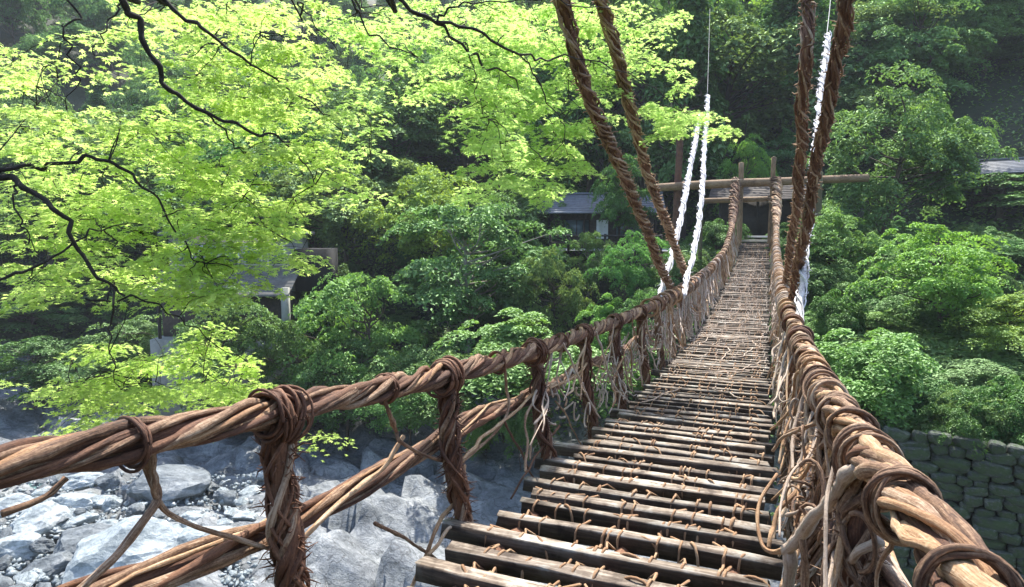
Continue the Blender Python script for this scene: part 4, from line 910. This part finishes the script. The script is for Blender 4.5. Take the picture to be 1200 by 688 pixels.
T('dense', 75, 50, 405, 110, 'leaf_mid', 'green bush on the cliff foot at far left', cat='bush', name='bush', zb=-12.5, sink=0)
# hillside woods
G_H = [('dense', 'leaf_dark', 'dark evergreen among the woods high on the far hillside'), ('layered', 'leaf_mid', 'mid-green broadleaf tree among the woods high on the far hillside'), ('cedar', 'leaf_dark', 'pointed cedar among the woods high on the far hillside'), ('dense', 'leaf_mid', 'rounded green tree among the woods high on the far hillside')]
for dist in (72, 84, 98, 114, 132, 152, 175, 200):
    for px in np.arange(-80, 1290, 4300 / dist):
        p = px + R.uniform(-18, 18); dd = dist * R.uniform(.94, 1.06); x, y = px_xy(p, dd); kd, lm, lab = G_H[R.choice([0, 1, 1, 2, 3, 3])]
        z0 = float(base_z(x, y)); tree(kd, x, y, z0 + R.uniform(10, 14), R.uniform(8, 11) if kd != 'cedar' else R.uniform(5, 6.5), lm, lab, 'trees covering the far hillside')
# banks: undergrowth shrubs
cnt = 0
for i in range(400):
    if cnt >= 105: break
    px, dist = R.uniform(330, 1215), R.uniform(27, 56); x, y = px_xy(px, dist)
    if -2.6 < x < 1.2: continue
    z0 = float(base_z(x, y)); 
    if z0 < -9.6 or (650 < px < 780 and dist > 43): continue
    if px > 1080 and dist > 44: continue
    tree('shrub', x, y, z0 + R.uniform(.9, 2.4), R.uniform(1.8, 4.2), R.choice(['leaf_dark', 'leaf_mid', 'leaf_dark', 'leaf_fern']), 'low leafy shrub in the undergrowth of the far bank', 'undergrowth shrubs on the far bank', cat='shrub', sink=.4); cnt += 1
for k, (px, dist, top, w, lm) in enumerate(((1040, 21, 425, 60, 'leaf_dark'), (1130, 18.8, 480, 90, 'leaf_dark'), (1165, 18.8, 474, 100, 'leaf_mid'), (1205, 18.6, 462, 110, 'leaf_dark'), (1150, 20.5, 456, 90, 'leaf_mid'), (1195, 21.5, 440, 90, 'leaf_fern'), (1100, 22, 445, 90, 'leaf_dark'), (1230, 24, 410, 110, 'leaf_mid'))):
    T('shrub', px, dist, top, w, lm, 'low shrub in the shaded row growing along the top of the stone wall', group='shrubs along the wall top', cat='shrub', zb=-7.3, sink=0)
for px, dist, top, w in ((10, 56, 400, 80), (60, 57, 415, 70), (330, 42, 435, 80), (300, 43, 430, 80), (20, 60, 330, 110), (95, 58, 370, 100), (130, 52, 425, 90), (200, 47, 425, 90), (250, 43, 440, 90), (90, 54, 400, 90), (170, 50, 400, 80), (40, 58, 380, 100), (370, 41, 440, 90)):
    T('shrub', px, dist, top, w, 'leaf_mid', 'shrub clinging to the rocky bank under the maple, left', group='shrubs on the rocky left bank', cat='shrub')
def ground_cover():
    mb = MB(); n = 90000; px = np.where(rng.random(n) < .15, rng.uniform(960, 1260, n), rng.uniform(-40, 1260, n)); dd = np.where((px > 960) & (rng.random(n) < .5), rng.uniform(17.4, 30, n), rng.uniform(23, 75, n))
    q = np.stack([P(0, Y_H, 1) * 0 for _ in range(1)]); ray = (FWD * F_PX)[None] + RGT[None] * (px - CX)[:, None] - UPV[None] * (Y_H - CY); pts = ray * (dd / F_PX)[:, None]; x, y = pts[:, 0], pts[:, 1]; z = base_z(x, y)
    nz = np.array([noise.noise(Vector((a * .3, b * .3, 0))) for a, b in zip(x, y)]); ok = (z > -10.2 + nz * 2.5) & ~((x > -2.5) & (x < 1.0) & (y > 41)) & ~((np.abs(x + 11) < 5) & (y > 43.5) & (y < 50)); x, y = x[ok], y[ok]; z = np.array([ground_z(a, b) for a, b in zip(x, y)])
    c = np.stack([x, y, z + rng.uniform(.0, .45, len(x))], 1); leaf_cards(mb, c, np.tile([0, -.3, 1.], (len(x), 1)) + rng.normal(0, .5, (len(x), 3)), .17); mb.build('ground_cover', M['leaf_mid'], smooth=False, kind='stuff')
ground_cover()

# ------------------------------------------------------------------ the maples over the bridge
def maple_leaf_verts():
    a = np.radians([0, 48, 95, 140, -48, -95, -140]); l = [1.0, .92, .72, .42, .92, .72, .42]
    tips = [(math.sin(t) * r_, math.cos(t) * r_, -.12 * r_) for t, r_ in zip(a, l)]; order = [3, 2, 1, 0, 4, 5, 6]; out = [(0, 0, 0)]
    for j, k in enumerate(order):
        out.append(tips[k])
        if j < 6: t = (a[k] + a[order[j + 1]]) / 2; out.append((math.sin(t) * .36, math.cos(t) * .36, .05))
    return np.array(out)
MLV = maple_leaf_verts(); MLT = np.array([(0, k + 1, k) for k in range(1, len(MLV) - 1)])
def maple_leaves(mb, c, n, size):
    k = len(c); n = n / np.linalg.norm(n, axis=1)[:, None]; t = rng.normal(size=(k, 3)); t -= n * (t * n).sum(1)[:, None]; t /= np.linalg.norm(t, axis=1)[:, None]; b = np.cross(n, t); s = (size * rng.uniform(.7, 1.25, k))[:, None, None]
    v = c[:, None, :] + s * (MLV[None, :, 0, None] * b[:, None] + MLV[None, :, 1, None] * t[:, None] + MLV[None, :, 2, None] * n[:, None])
    m = len(MLV); tr = (np.arange(k)[:, None, None] * m + MLT[None]).reshape(-1, 3); mb.add(v.reshape(-1, 3), None, tr)
_mb = MB(); _mb.add(MLV * .033 * np.array([1, 1, 1.6]), None, MLT); LEAF = _mb.mesh('leaf', False); LEAF.materials.append(M['maple_leaf'])

ROWS = [  # foliage density of the two crowns, read off in 50 x 40 pixel cells from the top left
    [.35, .2, .25, .7, .8, 1, .8, .45, .9, 1, 1, 1, 1, 1, .8, .4, .1],
    [.5, .45, .15, .4, .7, .9, .8, .7, .5, .9, 1, 1, 1, .9, .8, .4, 0],
    [.6, .4, .3, .35, .8, .9, .9, .8, .3, .4, .8, 1, 1, .9, .3, .4, .2],
    [.8, .7, .6, .8, .9, 1, .9, .8, .5, .1, .3, .8, 1, .9, .1, 1, .7],
    [.8, .8, .8, .8, .8, .9, .9, .8, .4, 0, .2, .9, 1, .8, 0, 0, 0],
    [.7, .8, .8, .9, .8, .9, .9, .8, .4, 0, 0, .7, .9, .3, 0, 0, 0],
    [.8, .8, .9, 1, 1.2, 1.2, 1.1, .4, .1, 0, 0, 0, 0, 0, 0, 0, 0],
    [.9, .9, .9, 1, 1.3, 1.3, .7, 0, 0, 0, 0, 0, 0, 0, 0, 0, 0],
    [.7, .6, .4, .8, 1.1, 1, .4, 0, 0, 0, 0, 0, 0, 0, 0, 0, 0],
    [0, 0, .1, .3, .5, .2, 0, 0, 0, 0, 0, 0, 0, 0, 0, 0, 0],
    [0, 0, .35, .5, .6, .4, .1, 0, 0, 0, 0, 0, 0, 0, 0, 0, 0],
    [.2, .5, .8, .8, .8, .7, .4, 0, 0, 0, 0, 0, 0, 0, 0, 0, 0],
    [.1, .3, .4, .2, .1, .1, .1, .1, 0, 0, 0, 0, 0, 0, 0, 0, 0]]
def maple(name, label, base, limbs, cols, depth, seed, lead):
    e = empty(name, base); tag(e, label, 'tree'); B = np.array(base, float); r = random.Random(seed)
    def put(mb, nm, m, kind=None): o = mb.build(nm, m, e, smooth=(nm != 'foliage'), kind=kind); o.location = -Vector(base); return o
    top = lead[-1]; mb = MB(); mb.tube(smooth_path([B - np.array([0, 0, .6]), *lead], 30), np.linspace(.24, .10, 30), 12, .08); put(mb, 'trunk', M['maple_bark'])
    nodes = []
    for pts, r0, r1, att in limbs:
        q = [np.array(att, float)] if att is not None else []
        q += [P(*a) for a in pts]; n = 12 * len(q); path = smooth_path(q, n); w = wander(n, .018, 4); w[0] = 0
        path = path + w; mb = MB(); mb.tube(path, np.linspace(r0 * .72, r1 * .7, n), 8, .12); put(mb, 'limb', M['maple_bark']); nodes += list(path[n // 5 if att is not None else 0:])
    nodes = np.array(nodes); fol = MB(); tw = MB(); single = []
    for j, row in enumerate(ROWS):
        for i, dn in enumerate(row):
            if not (cols[0] <= i < cols[1]) or dn <= 0: continue
            k = int(dn * (4.6 if i < 11 or j >= 10 else 8.5) + r.random()) + (4 if j >= 10 and dn > .3 else 0)
            for _ in range(k):
                if r.random() > dn + .35: continue
                px, py = i * 50 + r.uniform(0, 50), j * 40 + r.uniform(2, 38); dist = r.uniform(*depth(i, j)); c = P(px, py, dist)
                dn_ = np.linalg.norm(nodes - c, axis=1); b0 = nodes[np.argmin(dn_)]
                if dn_.min() > .12:
                    mid = (b0 + c) / 2 + np.array([r.gauss(0, .06), r.gauss(0, .06), r.uniform(-.02, .12)]); pth = smooth_path([b0, mid, c], 12) + wander(12, .012, 3)
                    tw.tube(pth, np.linspace(.006, .002, 12), 5, .1)
                    if dn_.min() > .5: nodes = np.vstack([nodes, pth[4:]])
                m = int(r.uniform(62, 118) * (.6 + .5 * dn)); rad = r.uniform(.22, .42); a = rng.uniform(0, 6.28, m); rr = np.sqrt(rng.uniform(0, 1, m)) * rad; el = r.uniform(.5, 1); th = r.uniform(0, 3.14)
                x, y = np.cos(a) * rr, np.sin(a) * rr * el; X = x * math.cos(th) - y * math.sin(th); Y = x * math.sin(th) + y * math.cos(th); dx, dy = r.gauss(0, .12), r.gauss(0, .12)
                cc = c + np.stack([X, Y, X * dx + Y * dy - .35 * rr ** 2 / rad + rng.normal(0, .022, m)], 1); nn = np.stack([X / rad * .35, Y / rad * .35, np.ones(m)], 1) + rng.normal(0, .33, (m, 3))
                maple_leaves(fol, cc, nn, .050)
                for _k in range(3):
                    a_ = r.uniform(0, 6.28); e1 = c + np.array([math.cos(a_) * rad * .7, math.sin(a_) * rad * .7, -.03]); tw.tube(smooth_path([c, (c + e1) / 2 + np.array([0, 0, .015]), e1], 6), np.linspace(.003, .0012, 6), 4)
                if len(single) < 140: single += [(c + np.array([X[q], Y[q], .03 + X[q] * dx]), rng.normal(0, .35, 2)) for q in range(0, m, 20)]
    put(fol, 'foliage', M['maple_leaf'], 'stuff'); put(tw, 'twig', M['maple_bark'], 'stuff')
    for c, rt in single:
        o = link('leaf', LEAF, e, loc=Vector(c - B)); o.rotation_euler = (rt[0], rt[1], r.uniform(0, 6.28)); o.scale = [r.uniform(.8, 1.2)] * 3
    return e
S1 = np.array((-4.6, .6, 3.0)); S2 = np.array((-5.2, 1.6, .9)); S3 = np.array((-3.2, 1.0, 4.2))
L_A = [
    ([(-60, 190, 5.0), (0, 203, 5.0), (40, 222, 5.0), (75, 255, 5.0), (92, 290, 5.05), (120, 328, 5.1), (150, 350, 5.2)], .045, .012, S2),
    ([(0, 200, 5.0), (60, 195, 5.1), (122, 187, 5.2), (160, 210, 5.3), (190, 240, 5.4), (215, 290, 5.5), (235, 312, 5.6)], .026, .006, None),
    ([(-40, 350, 4.9), (0, 328, 5.0), (40, 312, 5.0), (82, 288, 5.05), (110, 270, 5.2), (170, 262, 5.4)], .024, .006, S2),
    ([(130, 335, 5.1), (129, 365, 5.0), (128, 395, 5.6), (132, 430, 6.4), (138, 465, 7.0)], .013, .005, None),
    ([(20, 215, 5.0), (24, 250, 4.9), (32, 275, 4.9), (40, 300, 4.9)], .012, .004, None),
    ([(120, -30, 4.6), (140, 0, 4.6), (158, 30, 4.7), (180, 70, 4.8), (200, 105, 4.9), (240, 128, 5.0), (290, 152, 5.2), (325, 160, 5.4), (352, 185, 5.5), (370, 212, 5.6)], .042, .006, S1),
    ([(240, 127, 5.0), (270, 165, 5.2), (292, 178, 5.4)], .012, .004, None),
    ([(155, -30, 4.8), (185, -5, 4.9), (225, 24, 5.0), (262, 55, 5.2), (300, 80, 5.4), (340, 105, 5.6), (400, 150, 5.9)], .032, .006, S1),
    ([(60, -20, 4.2), (75, 30, 4.3), (88, 70, 4.4), (95, 95, 4.4), (75, 130, 4.5)], .012, .004, S1),
    ([(140, 5, 4.6), (120, 40, 4.5), (108, 62, 4.5)], .010, .004, None),
    ([(100, 350, 5.2), (170, 355, 5.4), (205, 370, 5.6), (240, 395, 5.8), (290, 425, 6.0)], .012, .005, None),
    ([(132, 440, 6.6), (90, 450, 6.8), (40, 468, 7.0)], .006, .003, None), ([(134, 445, 6.6), (200, 450, 6.9), (260, 448, 7.2), (320, 455, 7.4)], .007, .003, None)]
maple('maple_tree', 'maple with bright yellow-green leaves and black limbs hanging over the river at left', (-7.6, -.6, float(base_z(-7.6, -.6))), L_A, (0, 8), lambda i, j: (5.3, 7.8) if j < 9 else (6.4, 8.6), 5, [np.array((-7.4, -.4, -2)), np.array((-6.6, .2, .2)), S2 + np.array((-.1, 0, .0)), S1])
L_B = [
    ([(395, -30, 5.4), (410, 0, 5.4), (430, 30, 5.5), (462, 55, 5.6), (482, 65, 5.7)], .018, .006, S3),
    ([(440, -30, 5.2), (455, -8, 5.2), (485, 12, 5.3), (512, 25, 5.4), (545, 55, 5.6), (572, 78, 5.8), (600, 92, 6.0), (618, 120, 6.2)], .036, .006, S3),
    ([(512, 25, 5.4), (560, 38, 5.6), (600, 60, 5.8), (632, 70, 6.0), (655, 66, 6.2), (700, 72, 6.4), (760, 100, 6.7), (800, 128, 7.0)], .020, .005, None),
    ([(512, 25, 5.4), (530, 8, 5.4), (575, 2, 5.5), (640, -2, 5.6)], .014, .006, None),
    ([(545, 52, 5.6), (558, 85, 5.7), (560, 110, 5.8), (570, 140, 6.0)], .009, .003, None),
    ([(600, 62, 5.8), (625, 85, 6.0), (640, 120, 6.2), (660, 150, 6.4), (640, 190, 6.4)], .012, .004, None),
    ([(330, -20, 5.0), (350, 5, 5.1), (372, 28, 5.2), (395, 60, 5.4)], .014, .005, S3),
    ([(640, -2, 5.6), (700, 10, 6.0), (770, 8, 6.4)], .009, .004, None)]
maple('maple_tree', 'second bright green maple whose boughs hang from the top centre beside the ropes', (-4.6, -1.6, float(base_z(-4.6, -1.6))), L_B, (8, 17), lambda i, j: (8.6, 10.5) if i >= 14 else (7.6, 9.6) if i >= 12 else (5.8, 8.6), 9, [np.array((-4.5, -1.4, 0)), np.array((-4.0, -.4, 2.4)), S3 + np.array((0, -.0, 0))])

mb = MB(); mb.box((-175, -75, -17), (140, 225, 150)); hz = mb.build('haze', M['water'], smooth=False, kind='stuff'); hz.data.materials.clear()
hm = bpy.data.materials.new('haze'); hm.use_nodes = True; ht = hm.node_tree; ht.nodes.clear(); ho = ht.nodes.new('ShaderNodeOutputMaterial'); hv = ht.nodes.new('ShaderNodeVolumePrincipled')
hv.inputs['Color'].default_value = (.85, .93, 1, 1); hv.inputs['Density'].default_value = 0.0004; ht.links.new(hv.outputs[0], ho.inputs['Volume']); hz.data.materials.append(hm)
print('objects', len(bpy.data.objects), 'tris', sum(len(m.polygons) for m in bpy.data.meshes))
